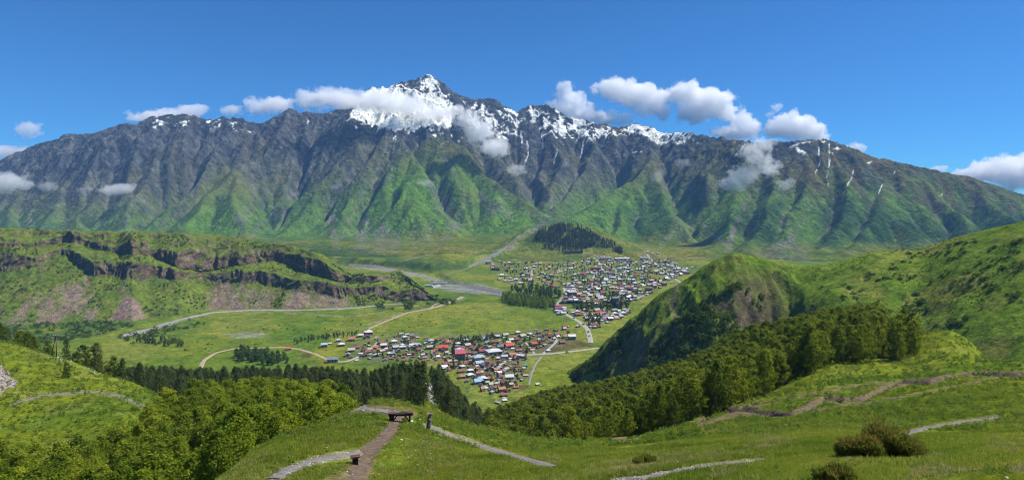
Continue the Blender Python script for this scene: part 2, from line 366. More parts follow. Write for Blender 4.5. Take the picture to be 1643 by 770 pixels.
# where grass lies smooth on the slopes (photo pixels of the slopes)
GRASS = [([(290,380),(318,300),(362,265),(398,288),(412,340),(400,392),(290,392)], 1.0),
 ([(420,400),(470,350),(522,305),(530,330),(528,405)], .9),
 ([(556,400),(585,335),(606,285),(640,262),(690,226),(716,222),(762,258),(832,318),(892,352),(830,378),(760,392),(640,412)], 1.0),
 ([(896,354),(950,315),(1010,280),(1046,256),(1072,292),(1094,345),(1092,395),(985,395),(920,385)], .95),
 ([(868,285),(900,290),(960,268),(1000,270),(968,300),(915,332),(880,330)], .65),
 ([(1082,285),(1098,300),(1140,395),(1050,402),(1085,350)], 1.0),
 ([(1118,345),(1150,308),(1195,298),(1206,330),(1178,380),(1120,380)], .9),
 ([(1272,420),(1285,330),(1302,300),(1312,330),(1318,420)], .9),
 ([(1330,420),(1350,380),(1400,330),(1440,340),(1480,400)], .55),
 ([(0,320),(60,305),(110,330),(130,372),(0,372)], .45),
 ([(540,320),(590,290),(605,320),(560,400),(540,400)], .8),
 ([(1210,300),(1235,310),(1215,350),(1190,390),(1180,350)], .6)]
def field(px, py, lst, soft, jit):
    jx = fbm(px/22, py/22, 3, 81)*jit; jy = fbm(px/22, py/22, 3, 85)*jit
    m = np.zeros(px.shape)
    for poly, v in lst: m = np.maximum(m, v*poly_mask(px+jx, py+jy, poly, soft))
    return m
gM = field(UUM, PYM, GRASS, 9, 9)
hi = sstep(0, 450, hM)
gsl = np.hypot(np.gradient(hM, axis=1)/np.gradient(YYM, axis=1), np.gradient(hM, axis=0)/np.gradient(XXM, axis=0))
roughM = np.clip(1.0-0.80*gM, 0.16, 1)*np.interp(UUM, [1350, 1500], [1, .62])*sstep(0, 50, hM-flM)
fl2 = ridged(XXM/62, YYM/62, 2, 93)-.5; fl3 = ridged(XXM/26, YYM/26, 2, 94)-.5
ZM = hM+roughM*((ridged(XXM/46, YYM/46, 4, 97, .6)-.5)*(12+22*hi)+(ridged(XXM/19, YYM/19, 3, 99, .6)-.5)*(6+11*hi))
ZM += (1-roughM)*fbm(XXM/30, YYM/30, 3, 101)*2.0*sstep(0, 50, hM-flM)
ZV[:, -1] = np.interp(UV, UM, ZM[:, 0])
LAYERS['valley'] = Layer(-200, 1840, NUV, YV, ZV)
LAYERS['range'] = Layer(-200, 1840, NUM, YM, ZM)
# ------------------------------------------------------------------ basalt-rimmed plateau on the left (profile sheet)
PLAT = {  # column: base, lower cliff base/top, upper cliff base/top, crest
 -220:(524,440,416,402,394,366), 0:(521,437,413,400,393,366), 50:(520,432,411,398,391,368), 100:(518,404,398,390,383,371), 122:(517,419,401,391,379,371),
 150:(516,443,418,398,388,372), 185:(514,444,417,404,395,373), 212:(515,446,423,406,386,372), 240:(510,448,432,410,398,374), 285:(506,447,436,429,403,374),
 325:(498,446,441,438,405,376), 347:(496,449,440,432,410,378), 390:(496,453,437,426,408,384), 440:(496,456,430,419,405,391), 480:(497,463,440,431,411,398),
 520:(495,471,449,441,420,412), 548:(493,476,457,450,438,430), 565:(492,472,462,455,447,442), 600:(490,470,458,452,446,441), 624:(486,478,460,449,444,440), 640:(483,480,456,447,443,437),
 662:(482,480,458,456,453,451), 690:(481,479,474,473,472,470), 702:(482,481.5,481,480.7,480.4,480)}
NUP = 660; UP = np.linspace(-215, 702, NUP)
pk = sorted(PLAT); PT = np.array([PLAT[k] for k in pk], float)
PR = np.array([np.interp(UP, pk, PT[:, j]) for j in range(6)]).T
jn = fbm(UP/26, UP*0+.3, 3, 201)
PR[:, 1] += jn*4; PR[:, 2] += fbm(UP/60, UP*0+.7, 4, 203)*8; PR[:, 3] += fbm(UP/55, UP*0+1.1, 4, 205)*6
PR[:, 4] += fbm(UP/60, UP*0+1.9, 4, 207)*7; PR[:, 5] += fbm(UP/12, UP*0+2.9, 3, 209)*1.6
fa = np.clip(1.0+fbm(UP/110, UP*0+.2, 3, 231)*.8, .4, 1.25); fb = np.clip(1.1+fbm(UP/90, UP*0+.4, 3, 233)*.7, .5, 1.35)
PR[:, 2] = PR[:, 1]-(PR[:, 1]-PR[:, 2])*fa; PR[:, 3] = np.minimum(PR[:, 3], PR[:, 2]-2); PR[:, 4] = PR[:, 3]-(PR[:, 3]-PR[:, 4])*fb
for j in range(1, 6): PR[:, j] = np.minimum(PR[:, j], PR[:, j-1]-0.3)
r = lambda j: (PR[:, j]-HY)/FPX
SL = [None, .62, 3.0, .36, 3.2, .42]
KY = [190/r(0)]; KZ = [np.full(NUP, -190.0)]
for j in range(1, 6):
    s_ = SL[j]
    Y_ = (s_*KY[-1]-KZ[-1])/(s_+r(j)); KY.append(Y_); KZ.append(-r(j)*Y_)
KY = [KY[0]-14]+KY+[KY[5]+60, KY[5]+190, KY[5]+420]; KZ = [KZ[0]-7]+KZ+[KZ[5]-1.5, KZ[5]-26, KZ[5]*0-215]
NSEG = [4, 46, 26, 16, 28, 34, 10, 10, 10]
cols_Y, cols_Z, seg = [], [], []
for j, n in enumerate(NSEG):
    for i in range(n):
        t = i/n
        cols_Y.append(lerp(KY[j], KY[j+1], t)); cols_Z.append(lerp(KZ[j], KZ[j+1], t)); seg.append(j+t)
cols_Y.append(KY[-1]); cols_Z.append(KZ[-1]); seg.append(len(NSEG)-.001)
YP = np.array(cols_Y).T; ZP = np.array(cols_Z).T; SEG = np.repeat(np.array(seg)[None, :], NUP, 0)
for _ in range(2):
    YP = box_blur(YP, 1, 1); ZP = box_blur(ZP, 1, 1)
UUP = np.repeat(UP[:, None], YP.shape[1], 1); XP = (UUP-CX)/FPX*YP
cl = sstep(1.75, 2.05, SEG)*sstep(3.25, 2.9, SEG)+sstep(3.75, 4.05, SEG)*sstep(5.3, 4.95, SEG)
cl = np.clip(cl, 0, 1)
wpX = XP+fbm(XP/40, ZP/25, 2, 237)*16; butt = ridged(wpX/30, ZP/110, 4, 211, .62); colm = ridged(wpX/6.5, ZP/40, 3, 213)
YP = YP-cl*((butt-.55)*13+(ridged(XP/95, ZP/300, 2, 235)-.5)*12+(colm-.5)*3.5)-fbm(XP/9, ZP/9, 3, 217)*2.0*cl
tz = sstep(1.0, 1.4, SEG)*sstep(9, 5.6, SEG)*sstep(702, 672, UUP)
ZP = ZP+tz*(1-cl)*(fbm(XP/30, YP/30, 3, 219)*3+fbm(XP/8, YP/8, 3, 221)*1.0)
ZP = ZP+cl*fbm(XP/14, YP/14, 3, 223)*3.0
# broken outcrops on the slope above the rim
oc = sstep(.63, .74, ridged(XP/40, YP/26, 3, 225))*sstep(4.9, 5.15, SEG)*sstep(6.05, 5.7, SEG)*sstep(560, 520, UUP)
ZP = ZP+oc*5.0
XP = (UUP-CX)/FPX*YP+cl*fbm(XP/12, ZP/12, 2, 227)*1.5
PXP, PYP = XP/YP*FPX+CX, HY-FPX*ZP/YP

# ------------------------------------------------------------------ ground colours (what the ground is, point by point)
def mix(col, c, m):
    return col*(1-m[..., None])+np.array(c)[None, None, :]*m[..., None]
def grad_slope(X, Y, Z):
    gu = [np.gradient(a, axis=0) for a in (X, Y, Z)]; gv = [np.gradient(a, axis=1) for a in (X, Y, Z)]
    n = np.cross(np.stack(gu, -1), np.stack(gv, -1)); n /= np.linalg.norm(n, axis=-1, keepdims=True)+1e-12
    n *= np.sign(n[..., 2:3]+1e-9)
    return n
# --- valley
def valley_colour(U, X, Y, Z):
    PY_ = HY-FPX*Z/Y
    m1 = fbm(X/160, Y/160, 4, 321); m2 = fbm(X/45, Y/45, 4, 323); m3 = fbm(X/14, Y/14, 3, 325)
    colV = np.ones(X.shape+(3,))*np.array((.118,.150,.017))
    colV = mix(colV, (.060,.120,.018), sstep(-.1, .5, m2+.3*m1)*.8)
    colV = mix(colV, (.160,.185,.030), sstep(.0, .55, m1-.3*m2)*.6)
    colV = mix(colV, (.130,.150,.045), sstep(.15, .6, m3)*.35)
    pc_ = np.floor((X*.9+Y*.35+fbm(X/120, Y/120, 2, 361)*30)/75), np.floor((Y*.9-X*.35+fbm(X/120, Y/120, 2, 363)*30)/120)
    pr_ = _T[pc_[0].astype(int) & 255, pc_[1].astype(int) & 255]
    colV = mix(colV, (.170,.175,.040), sstep(.62, .66, pr_)*.45); colV = mix(colV, (.066,.118,.016), sstep(.3, .26, pr_)*.5)
    colV = mix(colV, (.052,.088,.018), sstep(.30, .5, fbm(X/9, Y/9, 3, 365))*.7)
    pv = lambda lst, s=4, j=4: field(U, PY_, lst, s, j)
    colV = mix(colV, (.205,.185,.030), pv([([(950,405),(1120,398),(1150,420),(1000,412)], .6), ([(600,398),(800,392),(720,425),(640,412)], .35), ([(560,470),(760,488),(700,530),(600,530)], .2), ([(510,560),(560,540),(540,590),(520,592)], .45), ([(640,578),(700,580),(740,592),(650,592)], .4), ([(330,535),(380,535),(360,545)], .5)], 6, 8))
    colV = mix(colV, (.040,.078,.022), pv([([(430,402),(560,398),(640,407),(700,412),(770,430),(700,432),(640,428),(560,424)], .85), ([(690,446),(760,460),(770,475),(720,468)], .9), ([(600,484),(700,476),(740,484),(690,494),(600,498)], .8), ([(180,535),(300,515),(320,525),(200,548)], .6), ([(0,520),(200,505),(220,525),(120,545),(0,560)], .75), ([(420,390),(520,395),(560,405),(450,415)], .4)], 4, 7)*sstep(-.5, .1, m3+m2+.2))
    GRAVEL = [([(698,446),(770,454),(815,469),(790,473),(720,468),(695,460)], .6), ([(560,424),(585,425),(660,436),(700,446),(690,450),(640,440),(585,430)], .7), ([(360,535),(420,532),(432,540),(380,543)], .6), ([(810,395),(830,390),(826,402),(800,402)], .6)]
    colV = mix(colV, (.235,.225,.215), pv(GRAVEL, 2.5, 3)*sstep(-.7, -.1, m3))
    SOIL = [([(740,590),(800,566),(850,572),(812,600),(770,610)], .55), ([(822,555),(880,548),(900,560),(830,566)], .8), ([(875,550),(925,545),(955,555),(880,566)], .8), ([(812,622),(850,618),(842,628)], .8), ([(480,568),(500,565),(502,572),(486,574)], .8), ([(800,600),(840,590),(850,600)], .5)]
    colV = mix(colV, (.070,.048,.032), pv(SOIL, 2, 2))
    town = pv([([(560,545),(640,530),(760,535),(850,530),(920,540),(900,560),(850,575),(845,620),(820,640),(780,630),(720,600),(660,585),(560,580)], .6), ([(790,425),(900,412),(1080,405),(1110,430),(1060,460),(1010,500),(900,510),(830,470)], .25)], 8, 8)*sstep(-.3, .3, fbm(X/22, Y/22, 3, 327))
    colV = mix(colV, (.130,.115,.085), town)
    JV = fbm(X/30, Y/30, 3, 329)*1.2
    for pts, w0 in [([(545,430),(660,432)], .6), ([(700,395),(760,405),(830,398)], .3), ([(640,420),(690,408),(700,396)], .4), ([(590,520),(640,505),(700,492),(745,478)], 1.2), ([(455,502),(560,508),(620,500)], .5), ([(880,395),(1000,418)], .4), ([(1010,405),(1080,415),(1140,412)], .4)]:
        colV = mix(colV, (.21,.18,.13), stroke_mask(U+JV, PY_+JV*.4, pts, w0, w0, 1.0)*.6)

    return colV
colV = valley_colour(UUV, XXV, YYV, ZV)
# --- range
PYM = HY-FPX*ZM/YYM
nM = grad_slope(XXM, YYM, ZM)
n1 = fbm(XXM/240, YYM/240, 4, 301); n2 = fbm(XXM/60, YYM/60, 4, 303); n3 = fbm(XXM/22, YYM/22, 3, 305)
steep = 1-nM[..., 2]
rockA, rockB, rockC = (.044,.049,.060), (.140,.145,.155), (.080,.066,.068)
colM = np.ones(XXM.shape+(3,))*np.array(rockA)
colM = mix(colM, rockB, np.clip(.24+n2*.9+n3*1.1, 0, 1)*.85)
colM = mix(colM, rockC, sstep(.05, .5, n1)*.6)
# turf: below the grass line, thinner on steep ground
line = np.interp(UUM, [-200, 0, 150, 300, 450, 560, 640, 740, 850, 1000, 1100, 1250, 1400, 1500, 1643, 1840], [290, 312, 318, 302, 290, 275, 236, 242, 305, 268, 275, 272, 262, 272, 305, 345])
turf = sstep(-75, 45, PYM-line+n1*62+n2*44)
turf = turf*sstep(.66, .36, steep+n3*.10+n2*.10-.10*gM)
turf = np.clip(np.maximum(turf*.85, gM*sstep(.66, .42, steep+n3*.08)), 0, 1)
grassM = np.ones(XXM.shape+(3,))*np.array((.088,.172,.024))
grassM = mix(grassM, (.036,.084,.020), sstep(-.1, .5, n2+.25*n1)*(1-.8*gM))
grassM = mix(grassM, (.110,.150,.035), sstep(.1, .6, fbm(XXM/120, YYM/120, 3, 309))*.7)
grassM = mix(grassM, (.125,.118,.050), sstep(60, -10, PYM-line)*.75)
# shrub forest on the right-hand slopes
SHRUB = [([(1405,318),(1440,345),(1520,370),(1660,340),(1850,360),(1850,430),(1290,430),(1330,390)], 1.0), ([(1180,330),(1250,320),(1262,360),(1240,400),(1190,395)], .75), ([(1320,335),(1370,318),(1390,360),(1330,410)], .9), ([(1010,330),(1075,318),(1084,360),(1030,388),(985,380)], .55)]
shr = field(UUM, PYM, SHRUB, 10, 12)*sstep(-.35, .15, fbm(XXM/60, YYM/150, 4, 311)+.22)
grassM = mix(grassM, (.021,.056,.019), shr*.9)
tm = np.maximum(turf, shr*.92)
colM = colM*(1-tm[..., None])+grassM*tm[..., None]
brown = field(UUM, PYM, [([(1230,238),(1340,232),(1560,290),(1640,330),(1500,350),(1400,320),(1300,310)], .75), ([(1000,262),(1060,246),(1040,300),(1000,300)], .3)], 20, 18)*sstep(-.3, .3, n2+n1*.5)
colM = mix(colM, (.110,.080,.050), brown*.75)
# scree runs and gravel fans
SCREE = [([(530,296),(534,330),(531,362),(541,398)], 6, 12, .95), ([(622,222),(612,260),(592,300),(566,340),(548,380)], 3, 5, .6), ([(686,250),(702,285),(716,318),(722,355)], 2, 3, .9),
 ([(706,232),(730,282),(748,318),(738,345),(732,372),(708,386)], 2, 4, .9), ([(652,205),(648,228),(654,246)], 3, 3, .7), ([(1056,262),(1066,300),(1086,340),(1092,370),(1060,392)], 3, 7, .95),
 ([(1085,245),(1072,275),(1070,300)], 2, 3, .8), ([(1102,300),(1112,340),(1140,375),(1175,400)], 2, 4, .9), ([(1215,300),(1195,330),(1180,362),(1168,400)], 3, 13, .95), ([(1110,262),(1106,300)], 3, 2, .7),
 ([(1320,310),(1300,335),(1290,360)], 2, 2, .6), ([(1288,280),(1292,330),(1280,372),(1270,400)], 2, 3, .5), ([(1268,352),(1270,380),(1262,405)], 2, 18, .85), ([(207,290),(214,325),(208,345),(188,372)], 3, 4, .75), ([(122,260),(114,290),(116,320)], 2, 2, .7),
 ([(40,310),(52,340),(46,368)], 2, 3, .6), ([(475,308),(430,345),(402,380),(388,400)], 3, 4, .8), ([(150,305),(146,330)], 2, 2, .5), ([(400,255),(408,295),(404,350)], 1.5, 2.5, .6), ([(640,240),(634,262),(618,292)], 2, 5, .6),
 ([(770,255),(800,300),(840,335),(868,352)], 2, 5, .8), ([(880,300),(886,340),(868,360),(840,378),(822,392)], 2, 3, .95), ([(455,320),(447,332)], 2, 2, .6), ([(95,338),(106,355),(100,372)], 2, 3, .5)]
jx = fbm(XXM/40, YYM/40, 3, 313)*3.5
sM = np.zeros(XXM.shape)
sM = np.maximum(sM, sstep(1.75, 2.6, AM+n3*.35)*.65*sstep(-.4, .2, n2+.1)*sstep(20, 90, hM-flM))
for pts, w0, w1, v in SCREE: sM = np.maximum(sM, v*stroke_mask(UUM+jx*1.4, PYM+jx*.7, pts, w0*.25, w1*.36, 2.4)*sstep(-.55, .05, n3+.5*n2))
SCP = [([(565,405),(572,370),(590,345),(597,362),(592,405)], .85), ([(596,405),(606,352),(612,345),(618,370),(640,375),(640,402)], .8), ([(372,345),(392,322),(396,350),(386,372)], .7), ([(598,282),(628,255),(624,290),(600,300)], .6),
 ([(715,345),(735,330),(740,365),(718,375)], .6), ([(770,305),(822,335),(826,352),(782,340)], .65), ([(690,300),(745,340),(700,345)], .35), ([(1205,410),(1250,385),(1300,390),(1305,425),(1220,425)], .75), ([(1080,345),(1110,350),(1140,390),(1080,395)], .2), ([(655,372),(700,350),(700,392),(660,400)], .35)]
sM = np.maximum(sM, field(UUM, PYM, SCP, 5, 9)*sstep(-.45, .1, n3+n2*.6+.2))
colM = mix(colM, (.165,.150,.155), sM*np.clip(.75+n3*.4, 0, 1))
toe = sstep(45, 3, hM-flM+n2*12)*sstep(2750, 2650, YYM)
kT = int(np.searchsorted(YM, 2750)); colT = colM.copy(); colT[:, :kT] = valley_colour(UUM[:, :kT], XXM[:, :kT], YYM[:, :kT], ZM[:, :kT]); colT = colT*(1-.5*sM[..., None])+np.array((.165,.150,.155))*.5*sM[..., None]
colM = colM*(1-toe[..., None])+colT*toe[..., None]
# snow
SNOW = [([(585,140),(640,132),(672,150),(705,150),(735,172),(720,205),(655,215),(600,205),(560,190)], 1.1), ([(660,120),(690,118),(730,155),(700,175),(672,150)], .72), ([(735,155),(830,175),(842,215),(800,230),(750,200)], .62), ([(850,170),(930,175),(1000,205),(985,222),(900,225),(845,195)], .72),
 ([(985,202),(1040,196),(1110,213),(1118,228),(1050,226),(990,218)], .85), ([(238,186),(335,186),(412,200),(400,212),(330,205),(245,208)], .55), ([(440,185),(560,178),(600,215),(520,215)], .28), ([(1180,226),(1345,225),(1390,245),(1300,250),(1200,245)], .42), ([(640,195),(740,205),(760,240),(690,228),(620,222)], .38)]
sn = field(UUM, PYM, SNOW, 12, 7)
snow = sstep(.44, .58, sn*.92+(n3*.6+n2*.35)*.8-steep*.55-(fl2+fl3*.8)*.45+(AM-1.0)*.10+.22)*sstep(.08, .22, sn)
SNL = [([(1313,232),(1316,262),(1308,278)], .8), ([(1330,232),(1332,258),(1326,285)], 1.4), ([(1372,268),(1366,285),(1352,310)], 1.1), ([(1415,297),(1410,310)], 1.4), ([(1328,290),(1330,300)], 1), ([(1393,262),(1398,258)], 1.2), ([(1434,276),(1442,275)], 1), ([(1507,314),(1511,312)], 1), ([(845,225),(848,250),(842,262)], 1), ([(868,215),(872,238)], 1),
 ([(938,220),(930,260)], .8), ([(815,180),(835,210),(838,230)], 1.6), ([(905,200),(870,218)], 1.2), ([(895,240),(888,262)], .8), ([(620,185),(606,210)], 1.5), ([(640,180),(630,205)], 1.2), ([(1015,245),(1030,243)], 1), ([(1180,250),(1196,232)], 1), ([(1260,240),(1275,232),(1300,228)], 1.4), ([(600,170),(605,185),(596,200)], 1.0), ([(700,130),(712,160),(735,185)], 1.2)]
for pts, w0 in SNL: snow = np.maximum(snow, stroke_mask(UUM+jx*.4, PYM+jx*.3, pts, w0*.35, w0*.2, 1.0)*sstep(-.45, .0, n3+.4*n2))
colM = mix(colM, (.80,.82,.86), snow)
# --- right-hand ridge
PY2 = HY-FPX*Z2/YY2
q1 = fbm(X2/70, YY2/70, 4, 331); q2 = fbm(X2/18, YY2/18, 4, 333); q3 = fbm(X2/6, YY2/6, 3, 335)
n2r = grad_slope(X2, YY2, Z2)
col2 = np.ones(X2.shape+(3,))*np.array((.105,.160,.020))
col2 = mix(col2, (.062,.115,.016), sstep(-.1, .5, q1+.4*q2)*.7)
col2 = mix(col2, (.185,.180,.045), sstep(.0, .5, q2-.2*q1)*.65); col2 = mix(col2, (.050,.085,.014), sstep(.15, .5, q3+.3*q2)*.6)
kn_m = sstep(1275, 1235, UU2)*sstep(8, 34, D2)
col2 = mix(col2, (.085,.118,.022), kn_m*sstep(-.4, .2, q2)*.8)
col2 = mix(col2, (.130,.120,.050), kn_m*sstep(.05, .45, q1)*.7)
rk = sstep(.40, .62, (1-n2r[..., 2])+q2*.14)*np.clip(kn_m+np.exp(-((UU2-1335)/46)**2)*sstep(60, 80, D2), 0, 1)
rk = np.maximum(rk, face*sstep(-.5, .3, q2+.25)*.9)
col2 = mix(col2, (.098,.078,.062), rk*.9)
col2 = mix(col2, (.165,.140,.110), rk*sstep(.1, .5, q3))
tr = stroke_mask(UU2+q3*2, PY2, [(1088,530),(1078,480),(1095,440)], 4, 2, 4)
col2 = mix(col2, (.190,.165,.115), tr*.45)
# --- near hillside
PYN = HY-FPX*ZN/YY
b1 = fbm(XN/24, YY/24, 4, 341); b2 = fbm(XN/6, YY/6, 4, 343); b3 = fbm(XN/1.6, YY/1.6, 3, 345)
colN = np.ones(XN.shape+(3,))*np.array((.124,.152,.015))
colN = mix(colN, (.062,.112,.016), sstep(-.1, .5, b1+.5*b2)*.75)
colN = mix(colN, (.185,.190,.050), sstep(.05, .6, b2-.3*b1)*.6)
colN = mix(colN, (.060,.105,.014), sstep(.1, .6, b3)*.55)
pn = lambda lst, s=4, j=4: field(UUN, PYN, lst, s, j)
UUN = np.repeat(UN[:, None], len(YN), 1)
colN = mix(colN, (.225,.205,.085), pn([([(350,740),(420,695),(540,650),(600,632),(560,665),(440,712),(380,755)], .55), ([(990,705),(1100,690),(1320,680),(1420,665),(1330,690),(1150,735),(1010,725)], .5), ([(1500,520),(1560,525),(1643,568),(1643,585),(1560,545)], .5), ([(0,548),(90,560),(260,610),(200,605),(60,575)], .3)], 7, 8)*sstep(-.6, .3, b2+.1))
JN = fbm(XN/2.5, YY/2.5, 3, 347)*2.2
dirt = np.zeros(XN.shape)
for pts, w0, w1, v in [([(640,665),(625,690),(600,715),(585,745),(575,775)], 6, 13, .85), ([(545,655),(600,655),(660,664)], 5, 7, .7), ([(585,742),(560,760),(520,775)], 6, 9, .7), ([(985,703),(1020,695),(1060,680),(1090,668)], 8, 5, .95), ([(1040,690),(1080,665),(1130,655)], 5, 3, .9),
        ([(1120,682),(1190,662),(1255,668),(1290,655),(1320,640),(1360,648),(1420,622),(1470,612),(1560,600),(1645,598)], 3.5, 2, 1.), ([(1115,660),(1200,652),(1330,625),(1400,615),(1500,615)], 1.2, .8, .7), ([(1290,660),(1400,645),(1500,625),(1600,605)], 1.4, 1.0, .6), ([(1440,506),(1530,521),(1590,545),(1645,572)], 1.5, 2, .6)]:
    dirt = np.maximum(dirt, v*stroke_mask(UUN+JN, PYN+JN*.6, pts, w0, w1, 3))
gp = np.zeros(XN.shape)
for pts, w0 in [([(440,768),(470,750),(505,738),(545,731),(578,726)], 5), ([(545,657),(585,655),(640,662)], 3), ([(684,683),(720,697),(760,711),(800,724),(840,735),(888,749)], 3), ([(985,770),(1040,766),(1100,752),(1150,745),(1225,737)], 2), ([(1448,700),(1470,690),(1510,682),(1600,669)], 2), ([(20,648),(60,636),(110,630),(160,629),(195,636),(245,657)], 1)]:
    gp = np.maximum(gp, stroke_mask(UUN+JN, PYN+JN*.6, pts, w0, w0, 4))
colN = mix(colN, (.190,.165,.130), gp*np.clip(.8+b3*.7, 0, 1)*.85)
colN = mix(colN, (.135,.098,.066), dirt*np.clip(.85+b3*.5, 0, 1))
# --- plateau
c1 = fbm(XP/60, YP/40, 4, 351); c2 = fbm(XP/14, YP/10, 4, 353); c3 = fbm(XP/5, ZP/5, 3, 355)
nP = grad_slope(XP, YP, ZP)
colP = np.ones(XP.shape+(3,))*np.array((.098,.132,.022))
colP = mix(colP, (.062,.105,.018), sstep(-.1, .45, c1+.4*c2)*.75)
colP = mix(colP, (.150,.140,.045), sstep(.05, .5, c2)*.5)
SCR = [([(22,522),(40,470),(50,522)], .8), ([(55,522),(60,490),(72,480),(86,475),(92,522)], .95), ([(45,522),(50,498),(56,522)], .6), ([(88,500),(92,460),(112,455),(130,470),(155,488),(148,512),(112,515)], .75), ([(62,430),(76,425),(82,452),(72,460)], .5), ([(132,450),(140,430),(150,470)], .5),
 ([(163,520),(190,480),(196,458),(206,470),(242,514)], .95), ([(330,500),(346,475),(353,448),(372,450),(376,470),(402,498)], .9), ([(402,498),(410,480),(430,470),(455,498)], .65), ([(455,498),(470,462),(485,458),(500,498)], .8), ([(528,500),(535,455),(548,462),(560,485),(575,498)], .9), ([(490,498),(520,475),(545,498)], .5), ([(-30,522),(-10,480),(12,500),(10,522)], .6), ([(-150,522),(-120,460),(-80,522)], .8), ([(8,524),(50,470),(72,455),(120,452),(155,475),(162,518)], .5), ([(322,500),(346,452),(400,458),(452,470),(500,464),(572,478),(582,500)], .5)]
scp = sstep(.15, 1.05, field(PXP, PYP, SCR, 7, 9)+fbm(XP/16, YP/70, 4, 357)*.75)*sstep(2.05, 1.95, SEG)*sstep(-.75, -.1, c2+.1)*sstep(.02, .2, field(PXP, PYP, SCR, 5, 6))
colP = mix(colP, (.200,.138,.132), scp*.9)
rkP = np.clip(cl*sstep(.34, .58, (1-nP[..., 2])+c3*.12+c2*.12)+oc*.7*sstep(.08, .25, 1-nP[..., 2]), 0, 1)
colP = mix(colP, (.115,.076,.066), rkP*.95)
colP = mix(colP, (.195,.155,.130), rkP*sstep(.0, .5, c3+.4*c2)*.7)
colP = mix(colP, (.060,.110,.020), cl*sstep(.25, .5, c2+(nP[..., 2]-.55))*.8)

# ------------------------------------------------------------------ materials
def new_mat(name):
    m = bpy.data.materials.new(name); m.use_nodes = True
    n = m.node_tree; n.nodes.clear()
    out = n.nodes.new('ShaderNodeOutputMaterial'); b = n.nodes.new('ShaderNodeBsdfPrincipled')
    n.links.new(b.outputs[0], out.inputs[0])
    b.inputs['Roughness'].default_value = 0.9
    for k in ('Specular IOR Level',):
        if k in b.inputs: b.inputs[k].default_value = 0.15
    return m, n, b
def N(n, t, **kw):
    x = n.nodes.new(t)
    for k, v in kw.items(): setattr(x, k, v)
    return x
def ramp(n, fac, stops):
    r_ = N(n, 'ShaderNodeValToRGB'); el = r_.color_ramp.elements
    while len(el) < len(stops): el.new(0.5)
    for e, (p, c) in zip(el, stops): e.position = p; e.color = tuple(c)+((1,) if len(c) == 3 else ())
    n.links.new(fac, r_.inputs[0]); return r_.outputs[0]
def noise(n, scale, detail=4, rough=.55, coord=None):
    t = N(n, 'ShaderNodeTexNoise'); t.inputs['Scale'].default_value = scale; t.inputs['Detail'].default_value = detail; t.inputs['Roughness'].default_value = rough
    if coord is not None: n.links.new(coord, t.inputs['Vector'])
    return t.outputs['Fac']
def mulc(n, a, b, f=1.0, mode='MULTIPLY'):
    x = N(n, 'ShaderNodeMixRGB', blend_type=mode); x.inputs[0].default_value = f
    for i, s_ in ((1, a), (2, b)):
        if isinstance(s_, (tuple, list)): x.inputs[i].default_value = tuple(s_)+((1,) if len(s_) == 3 else ())
        else: n.links.new(s_, x.inputs[i])
    return x.outputs[0]
def ground_mat(name, scales, bump_scale, bump_dist, contrast=.45):
    m, n, b = new_mat(name)
    at = N(n, 'ShaderNodeAttribute', attribute_name='albedo')
    geo = N(n, 'ShaderNodeNewGeometry').outputs['Position']
    c = at.outputs['Color']
    for s_ in scales:
        f = noise(n, s_, 5, .6, geo)
        k = contrast
        c = mulc(n, c, ramp(n, f, [(.25, (1-k, 1-k, 1-k)), (.75, (1+k, 1+k, 1+k*.8))]))
    n.links.new(c, b.inputs['Base Color'])
    bp = N(n, 'ShaderNodeBump'); bp.inputs['Strength'].default_value = 1.0; bp.inputs['Distance'].default_value = bump_dist
    n.links.new(noise(n, bump_scale, 8, .65, geo), bp.inputs['Height']); n.links.new(bp.outputs[0], b.inputs['Normal'])
    b.inputs['Roughness'].default_value = 1.0; b.inputs['Specular IOR Level'].default_value = 0.0
    return m
M = {}
M['range'] = ground_mat('mountain_ground', [1/48, 1/15, 1/6], 1/30, 26, .46)
M['valley'] = ground_mat('valley_ground', [1/14, 1/4.5, 1/2.2], 1/8, 1.4, .36)
M['ridge'] = ground_mat('ridge_ground', [1/9, 1/3, 1/1.3], 1/3.5, 1.5, .42)
M['near'] = ground_mat('hillside_ground', [1/5, 1/1.6, 1/.5], 1/.6, .25, .40)
M['plateau'] = ground_mat('plateau_ground', [1/14, 1/5, 1/2], 1/6, 3.2, .46)
def sheet(name, X, Y, Z, col, mat, label=None):
    nu, nv = X.shape
    co = np.stack([X, Y, Z], -1).reshape(-1, 3).astype(np.float32)
    i = np.arange(nu*nv).reshape(nu, nv)
    f = np.stack([i[:-1, :-1], i[1:, :-1], i[1:, 1:], i[:-1, 1:]], -1).reshape(-1, 4).astype(np.int32)
    me = bpy.data.meshes.new(name)
    me.vertices.add(len(co)); me.vertices.foreach_set('co', co.ravel())
    me.loops.add(f.size); me.loops.foreach_set('vertex_index', f.ravel())
    me.polygons.add(len(f)); me.polygons.foreach_set('loop_start', np.arange(0, f.size, 4, dtype=np.int32))
    me.polygons.foreach_set('use_smooth', np.ones(len(f), bool))
    me.update(calc_edges=True)
    a = me.attributes.new('albedo', 'FLOAT_COLOR', 'POINT')
    c4 = np.concatenate([np.clip(col.reshape(-1, 3), 0, 1), np.ones((len(co), 1))], 1).astype(np.float32)
    a.data.foreach_set('color', c4.ravel())
    me.materials.append(mat)
    o = bpy.data.objects.new(name, me); C.objects.link(o); o['kind'] = 'structure'
    return o
sheet('hillside', XN, YY, ZN, colN, M['near'])
sheet('ridge', X2, YY2, Z2, col2, M['ridge'])
sheet('valley_floor', XXV, YYV, ZV, colV, M['valley'])
sheet('mountain_range', XXM, YYM, ZM, colM, M['range'])
sheet('plateau', XP, YP, ZP, colP, M['plateau'])
